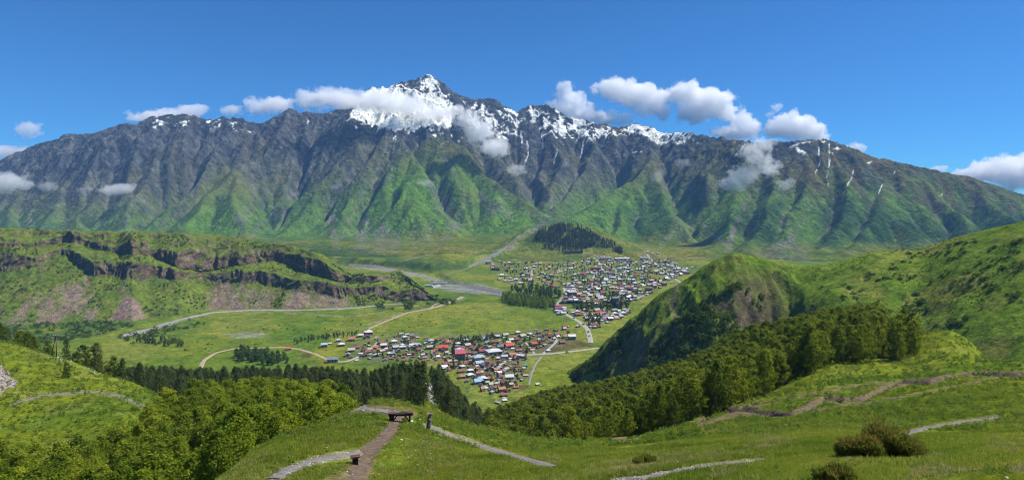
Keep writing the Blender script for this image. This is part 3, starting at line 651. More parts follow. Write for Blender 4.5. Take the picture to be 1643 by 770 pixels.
# ------------------------------------------------------------------ helpers for things
rng = np.random.RandomState(11); random.seed(11)
def tag(o, label=None, cat=None, group=None, kind=None):
    if label: o['label'] = label
    if cat: o['category'] = cat
    if group: o['group'] = group
    if kind: o['kind'] = kind
    return o
def mesh(name, verts, faces, mats, smooth=False, midx=None):
    me = bpy.data.meshes.new(name); me.from_pydata([tuple(map(float, v)) for v in verts], [], [tuple(map(int, f)) for f in faces])
    for m in (mats if isinstance(mats, (list, tuple)) else [mats]): me.materials.append(m)
    if smooth: me.polygons.foreach_set('use_smooth', np.ones(len(me.polygons), bool))
    if midx is not None: me.polygons.foreach_set('material_index', np.asarray(midx, np.int32))
    me.update(); return me
def obj(name, me, parent=None, loc=(0, 0, 0), rot=(0, 0, 0), scale=(1, 1, 1)):
    o = bpy.data.objects.new(name, me); C.objects.link(o)
    o.location = loc; o.rotation_euler = rot; o.scale = scale
    if parent is not None: o.parent = parent
    return o
def empty(name, loc, rz=0, scale=(1, 1, 1)):
    o = bpy.data.objects.new(name, None); C.objects.link(o); o.empty_display_size = .5
    o.location = loc; o.rotation_euler = (0, 0, rz); o.scale = scale; return o
class MB:
    def __init__(s): s.v = []; s.f = []; s.m = []
    def add(s, v, f, m=0):
        k = len(s.v); s.v += [tuple(p) for p in v]; s.f += [tuple(i+k for i in q) for q in f]; s.m += [m]*len(f)
    def box(s, c, d, R=None, m=0):
        x, y, z = d[0]/2, d[1]/2, d[2]/2
        v = [Vector(p) for p in ((-x,-y,-z),(x,-y,-z),(x,y,-z),(-x,y,-z),(-x,-y,z),(x,-y,z),(x,y,z),(-x,y,z))]
        if R is not None: v = [R @ p for p in v]
        s.add([p+Vector(c) for p in v], [(0,3,2,1),(4,5,6,7),(0,1,5,4),(1,2,6,5),(2,3,7,6),(3,0,4,7)], m)
    def tube(s, pts, rad, n=7, m=0, cap=True):
        pts = [Vector(p) for p in pts]; rings = []
        for i, p in enumerate(pts):
            t = (pts[min(i+1, len(pts)-1)]-pts[max(i-1, 0)]).normalized()
            a = t.orthogonal().normalized(); b = t.cross(a)
            r_ = rad[i] if isinstance(rad, (list, tuple)) else rad
            rings.append([p+(a*math.cos(2*PI*k/n)+b*math.sin(2*PI*k/n))*r_ for k in range(n)])
        v = [q for r_ in rings for q in r_]; f = []
        for i in range(len(pts)-1):
            for k in range(n):
                f.append((i*n+k, i*n+(k+1) % n, (i+1)*n+(k+1) % n, (i+1)*n+k))
        if cap: f += [tuple(range(n-1, -1, -1)), tuple(range((len(pts)-1)*n, len(pts)*n))]
        s.add(v, f, m)
    def mesh(s, name, mats, smooth=False): return mesh(name, s.v, s.f, mats, smooth, s.m)
def plain(name, col, rough=.8, scale=None, var=.25, spec=.2, metal=0.0, coord='Object'):
    m, n, b = new_mat(name)
    b.inputs['Roughness'].default_value = rough; b.inputs['Specular IOR Level'].default_value = spec; b.inputs['Metallic'].default_value = metal
    if scale:
        co = N(n, 'ShaderNodeNewGeometry').outputs['Position'] if coord == 'World' else N(n, 'ShaderNodeTexCoord').outputs['Object']
        f = noise(n, scale, 5, .6, co)
        c = ramp(n, f, [(.25, tuple(x*(1-var) for x in col)), (.75, tuple(min(1, x*(1+var)) for x in col))])
        n.links.new(c, b.inputs['Base Color'])
        bp = N(n, 'ShaderNodeBump'); bp.inputs['Strength'].default_value = .5; bp.inputs['Distance'].default_value = .25/scale
        n.links.new(noise(n, scale*3, 5, .6, co), bp.inputs['Height']); n.links.new(bp.outputs[0], b.inputs['Normal'])
    else: b.inputs['Base Color'].default_value = tuple(col)+(1,)
    return m
def leaf_mat(name, cols, trans=.35, var=.35, attr=None):
    m, n, b = new_mat(name)
    out = [x for x in n.nodes if x.type == 'OUTPUT_MATERIAL'][0]
    oi = N(n, 'ShaderNodeObjectInfo'); geo = N(n, 'ShaderNodeNewGeometry')
    ri = geo.outputs['Random Per Island']
    c = ramp(n, ri, [(i/(len(cols)-1), q) for i, q in enumerate(cols)])
    if attr: c = mulc(n, c, ramp(n, noise(n, attr, 4, .6, geo.outputs['Position']), [(.3, (.50, .62, .45)), (.48, (.95, 1.0, .9)), (.58, (1.1, 1.05, 1.1)), (.72, (1.75, 1.25, 2.0))]))
    c = mulc(n, c, ramp(n, oi.outputs['Random'], [(0, (1-var, 1-var*.8, 1-var)), (.5, (1, 1, 1)), (1, (1+var*.9, 1+var*.55, 1+var*.3))]))
    n.links.new(c, b.inputs['Base Color']); b.inputs['Roughness'].default_value = .75; b.inputs['Specular IOR Level'].default_value = .12
    t = N(n, 'ShaderNodeBsdfTranslucent'); n.links.new(mulc(n, c, (1.15, 1.25, .7)), t.inputs['Color'])
    mx = N(n, 'ShaderNodeMixShader'); mx.inputs[0].default_value = trans
    n.links.new(b.outputs[0], mx.inputs[1]); n.links.new(t.outputs[0], mx.inputs[2]); n.links.new(mx.outputs[0], out.inputs[0])
    return m

# ------------------------------------------------------------------ rivers, roads, paths: ribbons draped on the ground
def drape(name, pts, w0, w1=None, lift=.25, mat=None, layers=None, step=None, jag=.25, seed=0, nc=5):
    """photo-pixel polyline -> ribbon of real width (m) lying on the ground"""
    w1 = w0 if w1 is None else w1
    dense = []
    for (x0, y0), (x1, y1) in zip(pts[:-1], pts[1:]):
        k = max(2, int(math.hypot(x1-x0, y1-y0)/3))
        for i in range(k): dense.append((x0+(x1-x0)*i/k, y0+(y1-y0)*i/k))
    dense.append(pts[-1])
    W = [hit(x, y, layers) for x, y in dense]; W = [p for p in W if p is not None]
    if len(W) < 3: print('no ground for', name, pts[0]); return None
    A = np.array([[p.x, p.y] for p in W])
    for _ in range(3):
        if len(A) > 4: A[1:-1] = (A[:-2]+2*A[1:-1]+A[2:])/4
    d = np.concatenate([[0], np.cumsum(np.hypot(*np.diff(A, axis=0).T))])
    L = d[-1]; step = step or max(w0, w1)*.35
    n = max(6, min(1500, int(L/step)))
    s_ = np.linspace(0, L, n); px = np.interp(s_, d, A[:, 0]); py = np.interp(s_, d, A[:, 1])
    tx, ty = np.gradient(px), np.gradient(py); l = np.hypot(tx, ty)+1e-9; nx, ny = -ty/l, tx/l
    w = lerp(w0, w1, s_/L)
    eL = np.maximum(.15, 1+jag*fbm(s_/(w0*1.1), s_*0+seed, 4, 401+seed, .7)*2.2); eR = np.maximum(.15, 1+jag*fbm(s_/(w0*1.1), s_*0+seed+5, 4, 411+seed, .7)*2.2)
    v = []
    for j in range(nc):
        t = j/(nc-1)*2-1
        off = np.where(t < 0, t*eL, t*eR)*w/2
        X, Y = px+nx*off, py+ny*off
        Z = zat(X, Y, layers)+lift*(1 if abs(t) < .99 else -.3)
        v.append(np.stack([X, Y, Z], -1))
    v = np.array(v).transpose(1, 0, 2).reshape(-1, 3)
    f = [(i*nc+j, i*nc+j+1, (i+1)*nc+j+1, (i+1)*nc+j) for i in range(n-1) for j in range(nc-1)]
    o = obj(name, mesh(name, v, f, mat, True)); o['kind'] = 'structure'
    return o
# materials
def river_mat():
    m, n, b = new_mat('river_water')
    co = N(n, 'ShaderNodeNewGeometry').outputs['Position']
    f = noise(n, .22, 6, .7, co)
    c = ramp(n, f, [(.35, (.15,.155,.155)), (.52, (.26,.275,.28)), (.68, (.58,.60,.61))])
    n.links.new(c, b.inputs['Base Color']); b.inputs['Roughness'].default_value = .35; b.inputs['Specular IOR Level'].default_value = .4
    return m
M['river'] = river_mat()
M['gravel'] = plain('gravel', (.20,.19,.175), .95, .35, .35, coord='World')
M['dark_gravel'] = plain('dark_gravel', (.15,.145,.14), .95, .3, .4, coord='World')
M['road'] = plain('pale_road', (.30,.28,.25), .95, .4, .2, coord='World')
M['track'] = plain('dirt_track', (.33,.25,.17), .95, .3, .25, coord='World')
M['path_grey'] = plain('gravel_path', (.165,.150,.135), .95, 3.0, .45, coord='World')
M['path_brown'] = plain('earth_path', (.125,.088,.062), .95, 2.0, .4, coord='World')
VL = ('valley', 'range')
drape('gravel_bed', [(190,541),(235,530),(290,513),(340,501),(400,497),(470,497),(540,495),(590,492),(610,488),(660,487)], 20, 12, .25, M['gravel'], VL, 6, .35, 1)
drape('river', [(186,541),(235,529),(290,512),(340,501.5),(400,498),(470,498),(540,496),(575,494),(600,490)], 10, 6, .5, M['river'], VL, 4, .35, 2)
drape('river', [(560,425),(600,427),(650,436),(700,447)], 9, 11, .4, M['gravel'], VL, 6, .3, 3)
drape('gravel_bed', [(705,456),(740,459),(780,467),(812,472)], 17, 14, .3, M['gravel'], VL, 8, .25, 4)
drape('river', [(692,463),(720,462),(760,466),(806,474)], 6, 5, .6, M['river'], VL, 4, .3, 5)
drape('stream', [(886,352),(870,361),(842,372),(828,384),(816,391),(806,401),(797,407),(772,419),(748,431),(715,440),(700,446)], 3, 7, .6, M['dark_gravel'], ('valley','range'), 4, .6, 6)
drape('stream', [(868,572),(858,585),(852,600),(848,618)], 3.5, 3, .4, M['gravel'], VL, 3, .4, 8)
drape('dirt_track', [(590,528),(612,518),(635,509),(655,501),(690,495),(715,488),(742,476)], 5, 9, .35, M['track'], VL, 4, .35, 9)
drape('dirt_track', [(690,495),(697,488),(712,484),(722,484)], 4, 4, .38, M['track'], VL, 4, .3, 10)
drape('road', [(322,590),(326,578),(345,566),(375,559),(410,558),(455,557),(480,560),(505,567),(528,578)], 6, 5, .35, M['track'], VL, 4, .15, 11)
drape('road', [(528,580),(555,580),(572,574),(588,564),(600,556),(606,548)], 5, 4.5, .4, M['road'], VL, 3, .2, 12)
drape('road', [(893,488),(900,500),(915,508),(930,516),(942,526),(946,538),(948,550)], 9, 8, .4, M['road'], VL, 4, .12, 13)
drape('road', [(848,569),(870,568),(895,566),(930,562),(960,558)], 7, 7, .4, M['road'], VL, 3, .12, 14)
drape('road', [(870,568),(880,560),(888,552),(895,546),(888,538)], 4, 4, .44, M['road'], VL, 3, .15, 15)
drape('road', [(858,568),(850,557),(843,549)], 3.5, 3.5, .42, M['road'], VL, 3, .15, 16)
drape('road', [(848,569),(828,572),(812,580),(795,588),(780,592)], 4.5, 4, .46, M['road'], VL, 3, .2, 17)
drape('road', [(780,592),(768,580),(750,568),(730,558),(700,556)], 4, 4, .4, M['road'], VL, 3, .2, 18)
drape('road', [(795,588),(800,612),(806,634),(812,642)], 4, 4, .4, M['road'], VL, 3, .2, 19)
drape('road', [(1003,412),(1012,420),(1001,432),(1001,440),(1011,450),(1019,466)], 7, 7, .5, M['road'], VL, 5, .12, 20)
drape('road', [(1038,408),(1049,421),(1064,433),(1084,448),(1096,456)], 7, 7, .5, M['road'], VL, 5, .12, 21)
drape('road', [(853,432),(854,442),(850,452)], 7, 7, .5, M['road'], VL, 5, .12, 22)
drape('road', [(953,413),(962,421),(966,432),(972,440)], 6, 6, .5, M['road'], VL, 5, .12, 23)
drape('road', [(953,442),(950,456),(948,470)], 6, 6, .5, M['road'], VL, 5, .12, 24)
drape('road', [(905,462),(908,472),(922,481),(940,487),(962,488),(1000,487),(1018,480),(1040,471)], 8, 7, .5, M['road'], VL, 5, .2, 25)
drape('road', [(893,488),(900,482),(905,476)], 7, 7, .55, M['road'], VL, 4, .2, 26)
NL = ('near',)
drape('footpath', [(440,768),(470,750),(505,738),(545,731),(578,726)], 1.2, .8, .05, M['path_grey'], NL, .2, .7, 31)
drape('footpath', [(545,657),(562,654),(585,655),(612,658),(640,662)], 1.5, .7, .05, M['path_grey'], NL, .2, .8, 32)
drape('footpath', [(640,668),(628,690),(612,706),(590,724),(577,748),(566,772)], 1.0, 1.2, .045, M['path_brown'], NL, .2, 1.0, 33)
drape('footpath', [(684,683),(720,697),(760,711),(800,724),(840,735),(888,749)], 1.0, .7, .05, M['path_grey'], NL, .2, .6, 34)
drape('footpath', [(985,770),(1040,766),(1100,752),(1150,745),(1225,737)], .9, .5, .04, M['path_grey'], NL, .25, .4, 35)
drape('footpath', [(1448,700),(1470,690),(1510,682),(1550,676),(1600,669)], .9, .6, .04, M['path_grey'], NL, .3, .45, 36)
drape('footpath', [(20,648),(60,636),(110,630),(160,629),(195,636),(245,657)], .9, 1.2, .07, M['path_grey'], NL, .6, .4, 37)
drape('eroded_track', [(1010,700),(1060,685),(1115,676),(1150,660),(1195,655),(1240,664),(1275,665),(1305,652),(1325,636),(1355,643),(1385,640),(1420,622),(1445,611),(1490,614),(1530,602),(1580,598),(1645,602)], 1.9, 1.5, .09, M['path_brown'], NL, .4, 1.1, 38)
drape('eroded_track', [(1120,662),(1180,653),(1250,641),(1320,628),(1400,616)], .6, .5, .07, M['path_brown'], NL, .4, 1.0, 39)
drape('eroded_track', [(1290,662),(1380,650),(1450,640),(1530,622),(1600,606)], .6, .6, .07, M['path_brown'], NL, .4, 1.0, 40)
drape('ridge_path', [(1440,507),(1470,512),(1530,522),(1570,538),(1610,556),(1645,573)], 1.5, 1.4, .12, M['path_grey'], NL, .8, .5, 41)
drape('forest_path', [(686,608),(690,622),(690,632),(694,645),(700,652)], 4, 2.5, .3, M['road'], NL, 1.5, .3, 42)
# ------------------------------------------------------------------ houses
ROOF = {'silver':(.50,.51,.52), 'grey':(.28,.29,.31), 'greyblue':(.30,.37,.43), 'slate':(.13,.18,.22), 'blue':(.20,.34,.52), 'brown':(.20,.105,.075), 'terracotta':(.36,.165,.10),
        'red':(.46,.085,.055), 'maroon':(.24,.075,.085), 'crimson':(.42,.10,.13), 'cream':(.40,.35,.29), 'darkbrown':(.10,.07,.06), 'teal':(.05,.30,.26), 'purple':(.22,.06,.16)}
ROOFW = {'silver':'silvery white metal', 'grey':'grey metal', 'greyblue':'pale blue-grey metal', 'slate':'dark slate-blue', 'blue':'bright blue metal', 'brown':'rust-brown', 'terracotta':'terracotta orange', 'red':'red', 'maroon':'maroon', 'crimson':'crimson', 'cream':'cream-coloured', 'darkbrown':'dark brown', 'teal':'teal green', 'purple':'purplish'}
for k, c in ROOF.items():
    M['roof_'+k] = plain('roof_'+k, c, .45 if k in ('silver','grey','greyblue','blue') else .8, .35, .22, .35 if k in ('silver','grey','greyblue','blue') else .15)
WALLC = [(.30,.26,.21), (.20,.17,.145), (.40,.37,.33), (.22,.155,.115)]
for i, c in enumerate(WALLC): M['wall%d' % i] = plain('house_wall', c, .9, .5, .2)
M['glass'] = plain('window_dark', (.03,.035,.04), .15, spec=.5); M['door'] = plain('door_wood', (.10,.055,.03), .7)
def gable(L, W, H, R, over=.55):
    b = MB(); x, y = L/2, W/2
    b.add([(-x,-y,-2.5),(x,-y,-2.5),(x,y,-2.5),(-x,y,-2.5),(-x,-y,H),(x,-y,H),(x,y,H),(-x,y,H),(-x,0,H+R*.96),(x,0,H+R*.96)],
          [(0,1,5,4),(2,3,7,6),(1,2,6,9,5),(3,0,4,8,7)])
    wall = b
    r_ = MB(); xo, yo = x+over, y+over; dz = R*over/y; t = .22
    for s_ in (-1, 1):
        a = [(-xo, s_*yo, H-dz), (xo, s_*yo, H-dz), (xo, 0, H+R), (-xo, 0, H+R)]
        v = a+[(p[0], p[1], p[2]+t) for p in a]
        f = [(0,1,2,3),(4,7,6,5),(0,4,5,1),(1,5,6,2),(3,7,4,0)]
        r_.add(v, f)
    return wall, r_
def hip(L, W, H, R, over=.55):
    b = MB(); x, y = L/2, W/2
    b.add([(-x,-y,-2.5),(x,-y,-2.5),(x,y,-2.5),(-x,y,-2.5),(-x,-y,H),(x,-y,H),(x,y,H),(-x,y,H)], [(0,1,5,4),(1,2,6,5),(2,3,7,6),(3,0,4,7)])
    r_ = MB(); xo, yo = x+over, y+over; k = max(.3, x-y*.9)
    r_.add([(-xo,-yo,H),(xo,-yo,H),(xo,yo,H),(-xo,yo,H),(-k,0,H+R),(k,0,H+R),(-xo,-yo,H-.18),(xo,-yo,H-.18),(xo,yo,H-.18),(-xo,yo,H-.18)],
           [(0,1,5,4),(1,2,5),(2,3,4,5),(3,0,4),(6,7,1,0),(7,8,2,1),(8,9,3,2),(9,6,0,3),(9,8,7,6)])
    return b, r_
def shed(L, W, H, R, over=.35):
    b = MB(); x, y = L/2, W/2
    b.add([(-x,-y,-2.5),(x,-y,-2.5),(x,y,-2.5),(-x,y,-2.5),(-x,-y,H),(x,-y,H),(x,y,H+R),(-x,y,H+R)], [(0,1,5,4),(1,2,6,5),(2,3,7,6),(3,0,4,7)])
    r_ = MB(); xo, yo = x+over, y+over
    a = [(-xo,-yo,H+.02),(xo,-yo,H+.02),(xo,yo,H+R+.06),(-xo,yo,H+R+.06)]
    r_.add(a+[(p[0],p[1],p[2]+.2) for p in a], [(0,3,2,1),(4,5,6,7),(0,1,5,4),(1,2,6,5),(2,3,7,6),(3,0,4,7)])
    return b, r_
SH = {}
for nm, fn, L, W, H, R in (('gable', gable, 10, 7.4, 3.4, 2.3), ('gable2', gable, 10, 8, 5.2, 2.2), ('hip', hip, 10, 8.4, 4.0, 2.1), ('long', gable, 10, 4.6, 2.4, 1.2), ('shed', shed, 10, 5.6, 2.4, .9)):
    a, b = fn(L, W, H, R)
    SH[nm] = (a.mesh('wall', M['wall0']), b.mesh('roof', M['roof_grey']), L, W, H)
wb = MB(); wb.box((0, 0, 0), (1.1, .12, 1.3)); WIN = wb.mesh('window', M['glass'])
wb = MB(); wb.box((0, 0, 0), (1.2, .12, 2.1)); DOOR = wb.mesh('door', M['door'])
wb = MB(); wb.box((0, 0, 0), (.7, .7, 1.5)); CHIM = wb.mesh('chimney', M['wall1'])
def setmat(o, m):
    o.material_slots[0].link = 'OBJECT'; o.material_slots[0].material = m
def house(p, width, shape, roofc, wallc, rz, label, group, detail=True, zs=1.0):
    wm, rm, L, W, H = SH[shape]; s_ = width/L
    root = empty('house', p, rz, (s_, s_*random.uniform(.88, 1.1), zs*max(.6, min(1.25, s_))))
    a = obj('wall', wm, root); setmat(a, M['wall%d' % wallc])
    b = obj('roof', rm, root); setmat(b, M['roof_'+roofc])
    if detail:
        for i, x in enumerate((-.3, .3)):
            obj('window', WIN, root, (x*L, -W/2-.02, min(1.7, H*.6)))
        obj('door', DOOR, root, (0, -W/2-.02, 1.0))
        obj('window', WIN, root, (-L/2-.02, 0, min(1.7, H*.6)), (0, 0, PI/2))
        if shape in ('gable2', 'hip'): obj('chimney', CHIM, b, (L*.18, .9, H+2.2))
    tag(root, label, 'house', group); return root
codes = {'s':'silver','g':'grey','b':'greyblue','l':'slate','u':'blue','n':'brown','t':'terracotta','r':'red','m':'maroon','c':'crimson','w':'cream','d':'darkbrown','e':'teal','p':'purple'}
V1 = """110,197,60,b 163,170,25,s 237,147,50,b 263,187,60,s 355,140,65,t 360,122,35,t 432,105,55,s 500,85,80,s 487,118,65,m 575,115,30,w 318,278,50,g 350,235,65,w 408,208,32,r 400,320,35,s 345,295,40,n
437,278,35,n 462,232,50,n 475,278,55,n 515,230,45,w 497,250,60,n 557,210,60,t 568,278,55,b 605,168,45,n 637,200,60,s 620,240,50,w 685,262,45,s 720,272,50,s 727,160,60,s 740,218,60,b 742,110,40,t
790,88,40,g 822,120,50,s 840,95,40,g 835,168,60,d 800,185,40,s 800,210,60,s 887,97,35,g 888,122,35,n 935,118,35,w 880,192,45,s 878,215,60,s 920,180,40,g 945,200,60,s 945,228,50,m 825,265,45,r 860,270,30,s
912,265,45,n 1010,172,45,s 1055,155,60,b 1000,215,30,w 1040,215,55,w 1008,262,40,t 980,282,30,b 1068,262,40,w 1105,270,45,t 1105,297,50,s 1160,222,70,r 1180,355,60,m 1168,392,55,s 1190,262,40,g 560,250,34,n 660,235,36,n 770,240,34,g 590,225,30,t"""
V2 = """105,172,50,r 15,270,40,t 12,298,40,s 192,178,55,s 255,148,60,b 180,205,60,n 235,212,55,m 275,200,60,w 310,210,40,m 262,177,35,w 118,262,35,s 200,243,85,b 270,262,60,n 335,262,55,n 405,245,65,m 435,130,55,b 452,157,30,s
480,95,35,m 535,118,50,b 515,165,75,n 545,152,40,s 563,215,60,l 590,190,50,r 640,200,80,r 660,150,50,s 635,165,50,w 610,108,55,w 720,78,50,s 715,140,55,n 760,110,60,w 828,92,50,s 860,100,30,s 905,80,40,p 955,95,45,t
972,50,45,n 1010,112,50,n 1070,95,60,n 1070,112,40,s 1140,115,55,t 1165,72,30,m 1130,45,40,w 1130,18,35,r 1195,128,70,s 960,187,40,w 720,235,50,n 690,118,40,t 670,275,65,t 600,300,60,b 545,305,40,s 703,305,60,t
425,370,70,l 440,340,60,n 300,322,35,g 85,355,65,m 70,390,60,s 150,378,60,n 115,405,40,n 230,378,55,s 220,420,65,n 225,470,65,t 300,415,60,s 345,400,50,t 298,458,70,s 375,443,50,t 340,385,30,t 410,492,80,s 460,452,60,n
480,485,60,t 530,405,60,t 470,400,60,n 545,372,60,w 555,387,50,g 610,428,60,w 617,408,50,w 645,475,80,s 605,525,90,n 530,530,50,w 430,570,60,s 410,585,30,t 480,545,45,w 500,580,60,n 490,605,45,b 578,590,70,t 630,590,55,m
598,628,60,n 605,675,25,s 895,532,35,s 1018,160,35,l 1110,165,55,n 1055,55,40,n 1165,20,25,s 1250,20,40,s 1360,25,25,b 170,235,40,t 150,255,36,n 330,225,40,n 380,225,40,m 250,300,40,n 260,340,44,n 170,330,40,g 120,330,44,w 205,350,40,n
430,205,45,n 470,205,40,w 480,235,46,n 620,255,40,w 560,330,40,n 505,360,40,n 350,470,40,g 270,505,40,w 400,540,45,n 450,520,44,g 570,470,36,n 560,555,40,t 660,545,40,w 690,510,40,w 1000,90,36,r 930,120,40,n 1040,130,36,w 780,140,36,t 880,50,30,g"""
placed = []
def near_rank(p): return p.y
def village(txt, ox, oy):
    for tok in txt.split():
        x, y, wd, c = tok.split(','); px, py = ox+float(x)/5.5, oy+float(y)/5.5
        p = hit(px, py+1.2, VL)
        if p is None: continue
        wm = max(4.5, min(17, float(wd)*.88/5.5*p.y/FPX)); c = codes[c]
        big = float(wd) >= 70
        sh = random.choice(['gable', 'gable', 'gable2', 'hip']) if c not in ('b', 'greyblue', 'silver') else random.choice(['hip', 'hip', 'gable', 'gable2'])
        if wd in ('25', '30', '35') and c in ('silver', 'cream', 'grey'): sh = 'shed'
        rz = math.radians(random.choice([22, 22, 30, 112, 15, -60])+random.uniform(-8, 8))
        siz = 'small' if wm < 6.6 else ('large' if wm > 10.5 else 'mid-sized')
        kindw = {'hip': 'hipped', 'shed': 'lean-to', 'gable': 'low gabled', 'gable2': 'tall gabled'}[sh]
        house(p, wm, sh, c, random.randrange(4), rz, f'{siz} {kindw} house with {ROOFW[c]} roof in the village below the pines', f'{siz} {kindw} {ROOFW[c]} roofed houses of the nearer village')
        placed.append((p.x, p.y, wm))
village(V1, 500, 520); village(V2, 700, 520)
def special(px, py, wpx, shape, roofc, wallc, rz, label, zs=1.0):
    p = hit(px, py+1.2, VL); h = house(p, wpx*p.y/FPX, shape, roofc, wallc, math.radians(rz), label, None, True, zs); placed.append((p.x, p.y, wpx*p.y/FPX)); return h
special(533.5, 580, 17, 'shed', 'slate', 0, 12, 'long slate-roofed hall standing alone where the track meets the village road', 1.3)
special(463, 560, 7, 'gable', 'crimson', 1, 30, 'lone crimson-roofed farmhouse beside the track in open meadow', 1.1)
special(738, 576, 15, 'gable2', 'crimson', 1, 10, 'tall crimson building with pinkish-red walls beside a dark conifer', 1.5)
special(792, 567, 22, 'hip', 'silver', 2, 20, 'broad pale-roofed hall at the middle of the nearer village')
special(768, 577, 17, 'hip', 'greyblue', 2, 18, 'long pale blue hall with stepped metal roofs among brown houses')
special(769, 584, 12, 'gable', 'greyblue', 2, 18, 'lower blue-grey wing standing right against the long pale blue hall')
special(768, 614, 15, 'gable', 'blue', 2, 20, 'house with a bright blue metal roof near the foot of the pines')
special(857, 554, 9, 'gable2', 'red', 0, 15, 'house with a vivid red roof in a green garden between two lanes')
special(843, 587, 6.5, 'gable', 'teal', 2, 5, 'small hut with a teal green roof alone in ploughed plots')
special(843.6, 602.5, 8, 'shed', 'cream', 2, 0, 'long low cream shed beside the ploughed plots above the stream')
special(837, 572, 15, 'long', 'silver', 2, -25, 'long narrow shed with silvery roof at the edge of ploughed ground')
special(800, 646, 11, 'long', 'cream', 2, -45, 'long cream-roofed shed in grass at the lowest edge of the village')
special(879.5, 563, 7, 'hip', 'silver', 2, 30, 'white house at the fork of the pale roads')
special(711, 560, 14, 'gable', 'red', 1, 12, 'wide red-roofed house on the meadow edge of the nearer village')
random.seed(15); ns_ = 0
VP = [(566,566),(590,548),(612,540),(690,540),(760,546),(800,536),(880,536),(905,548),(870,560),(830,575),(845,600),(838,625),(815,635),(785,618),(745,598),(690,582),(600,580)]
for _ in range(1500):
    a, b = random.uniform(566, 905), random.uniform(536, 635)
    if poly_mask(np.array([a]), np.array([b]), VP, .01)[0] < .5: continue
    p = hit(a, b, VL)
    if any((p.x-q[0])**2+(p.y-q[1])**2 < (q[2]*.5+3.4)**2 for q in placed): continue
    wd = random.uniform(3.6, 5.6); c = random.choice(['brown', 'grey', 'cream', 'darkbrown', 'terracotta', 'silver', 'brown', 'maroon']); wm_, rm_, L_, W_, H_ = SH[random.choice(['shed', 'gable', 'long'])]
    s_ = wd/L_; root = empty('shed', p, math.radians(random.choice([22, 112])+random.uniform(-10, 10)), (s_, s_, s_*1.25))
    q_ = obj('wall', wm_, root); setmat(q_, M['wall%d' % random.choice([1, 3, 0])]); q_ = obj('roof', rm_, root); setmat(q_, M['roof_'+c])
    tag(root, f'tiny yard shed with {ROOFW[c]} roof between village houses below the pines', 'shed', f'{ROOFW[c]} roofed yard sheds of the nearer village'); placed.append((p.x, p.y, wd)); ns_ += 1
    if ns_ >= 170: break
# ---- the far town
random.seed(5)
TOWN = [([(800,428),(830,420),(852,420),(900,424),(950,414),(990,418),(1000,440),(960,470),(920,480),(900,465),(880,460),(850,445),(800,432)], 190), ([(798,443),(840,442),(860,455),(835,458),(800,452)], 26),
        ([(960,420),(1000,416),(1060,420),(1090,440),(1080,455),(1050,468),(1035,478),(1000,490),(940,488),(900,480),(920,450)], 300), ([(1030,402),(1056,402),(1056,408),(1036,408)], 10), ([(1060,416),(1080,420),(1100,440),(1090,446)], 26), ([(1095,432),(1118,428),(1100,444)], 8),
        ([(905,500),(960,498),(1012,495),(1010,505),(985,520),(950,515),(965,528),(958,530),(935,510)], 62), ([(780,421),(800,424),(795,432),(782,430)], 6), ([(950,412),(975,412),(965,416)], 4), ([(800,420),(840,420),(835,424),(805,426)], 8), ([(885,488),(905,494),(910,505),(896,508)], 12)]
pts = []
for poly, cnt in TOWN:
    xs = [p[0] for p in poly]; ys = [p[1] for p in poly]; k = tries = 0
    while k < cnt and tries < cnt*60:
        tries += 1
        x = random.uniform(min(xs), max(xs)); y = random.uniform(min(ys), max(ys))
        y = round(y/2.6)*2.6+random.uniform(-.8, .8)+.06*(x-900)%1.5
        if poly_mask(np.array([x]), np.array([y]), poly, .01)[0] < .5: continue
        if any(abs(x-q[0]) < 4.4 and abs(y-q[1]) < 1.7 for q in pts): continue
        pts.append((x, y)); k += 1
pts.sort(key=lambda q: -q[1])
TC = ['silver']*11+['grey']*5+['greyblue']*3+['cream']*5+['brown']*6+['maroon']*3+['terracotta']*4+['red']+['darkbrown']*3
left = 300-(len(placed)-ns_); rest = MB(); rmat = list(ROOF); mats = [M['wall%d' % i] for i in range(4)]+[M['roof_'+k] for k in rmat]
for i, (x, y) in enumerate(pts):
    p = hit(x, y, VL)
    if p is None: continue
    c = random.choice(TC); sh = random.choice(['gable', 'hip', 'gable2', 'gable', 'long']); wd = random.choice([5.5, 6.5, 7.5, 8.5, 10]); rz = math.radians(random.choice([8, 12, 100, 20, -10])+random.uniform(-8, 8))
    if i < left:
        kindw = {'hip': 'hipped', 'gable': 'gabled', 'gable2': 'two-storey gabled', 'long': 'long low'}[sh]
        house(p, wd, sh, c, random.randrange(4), rz, f'{kindw} house with {ROOFW[c]} roof in the town across the river', f'{kindw} {ROOFW[c]} roofed houses of the far town', False)
    else:
        wm, rm, L, W, H = SH[sh]; s_ = wd/L; R = Matrix.Rotation(rz, 3, 'Z'); wc = random.randrange(4)
        for me, mi in ((wm, wc), (rm, 4+rmat.index(c))):
            rest.add([R @ (v.co*s_)+p for v in me.vertices], [tuple(f.vertices) for f in me.polygons], mi)
if rest.v:
    o = obj('distant_houses', rest.mesh('distant_houses', mats)); tag(o, 'many tiny pale and brown roofs of the town nearest the mountain foot', 'houses', None, 'stuff')
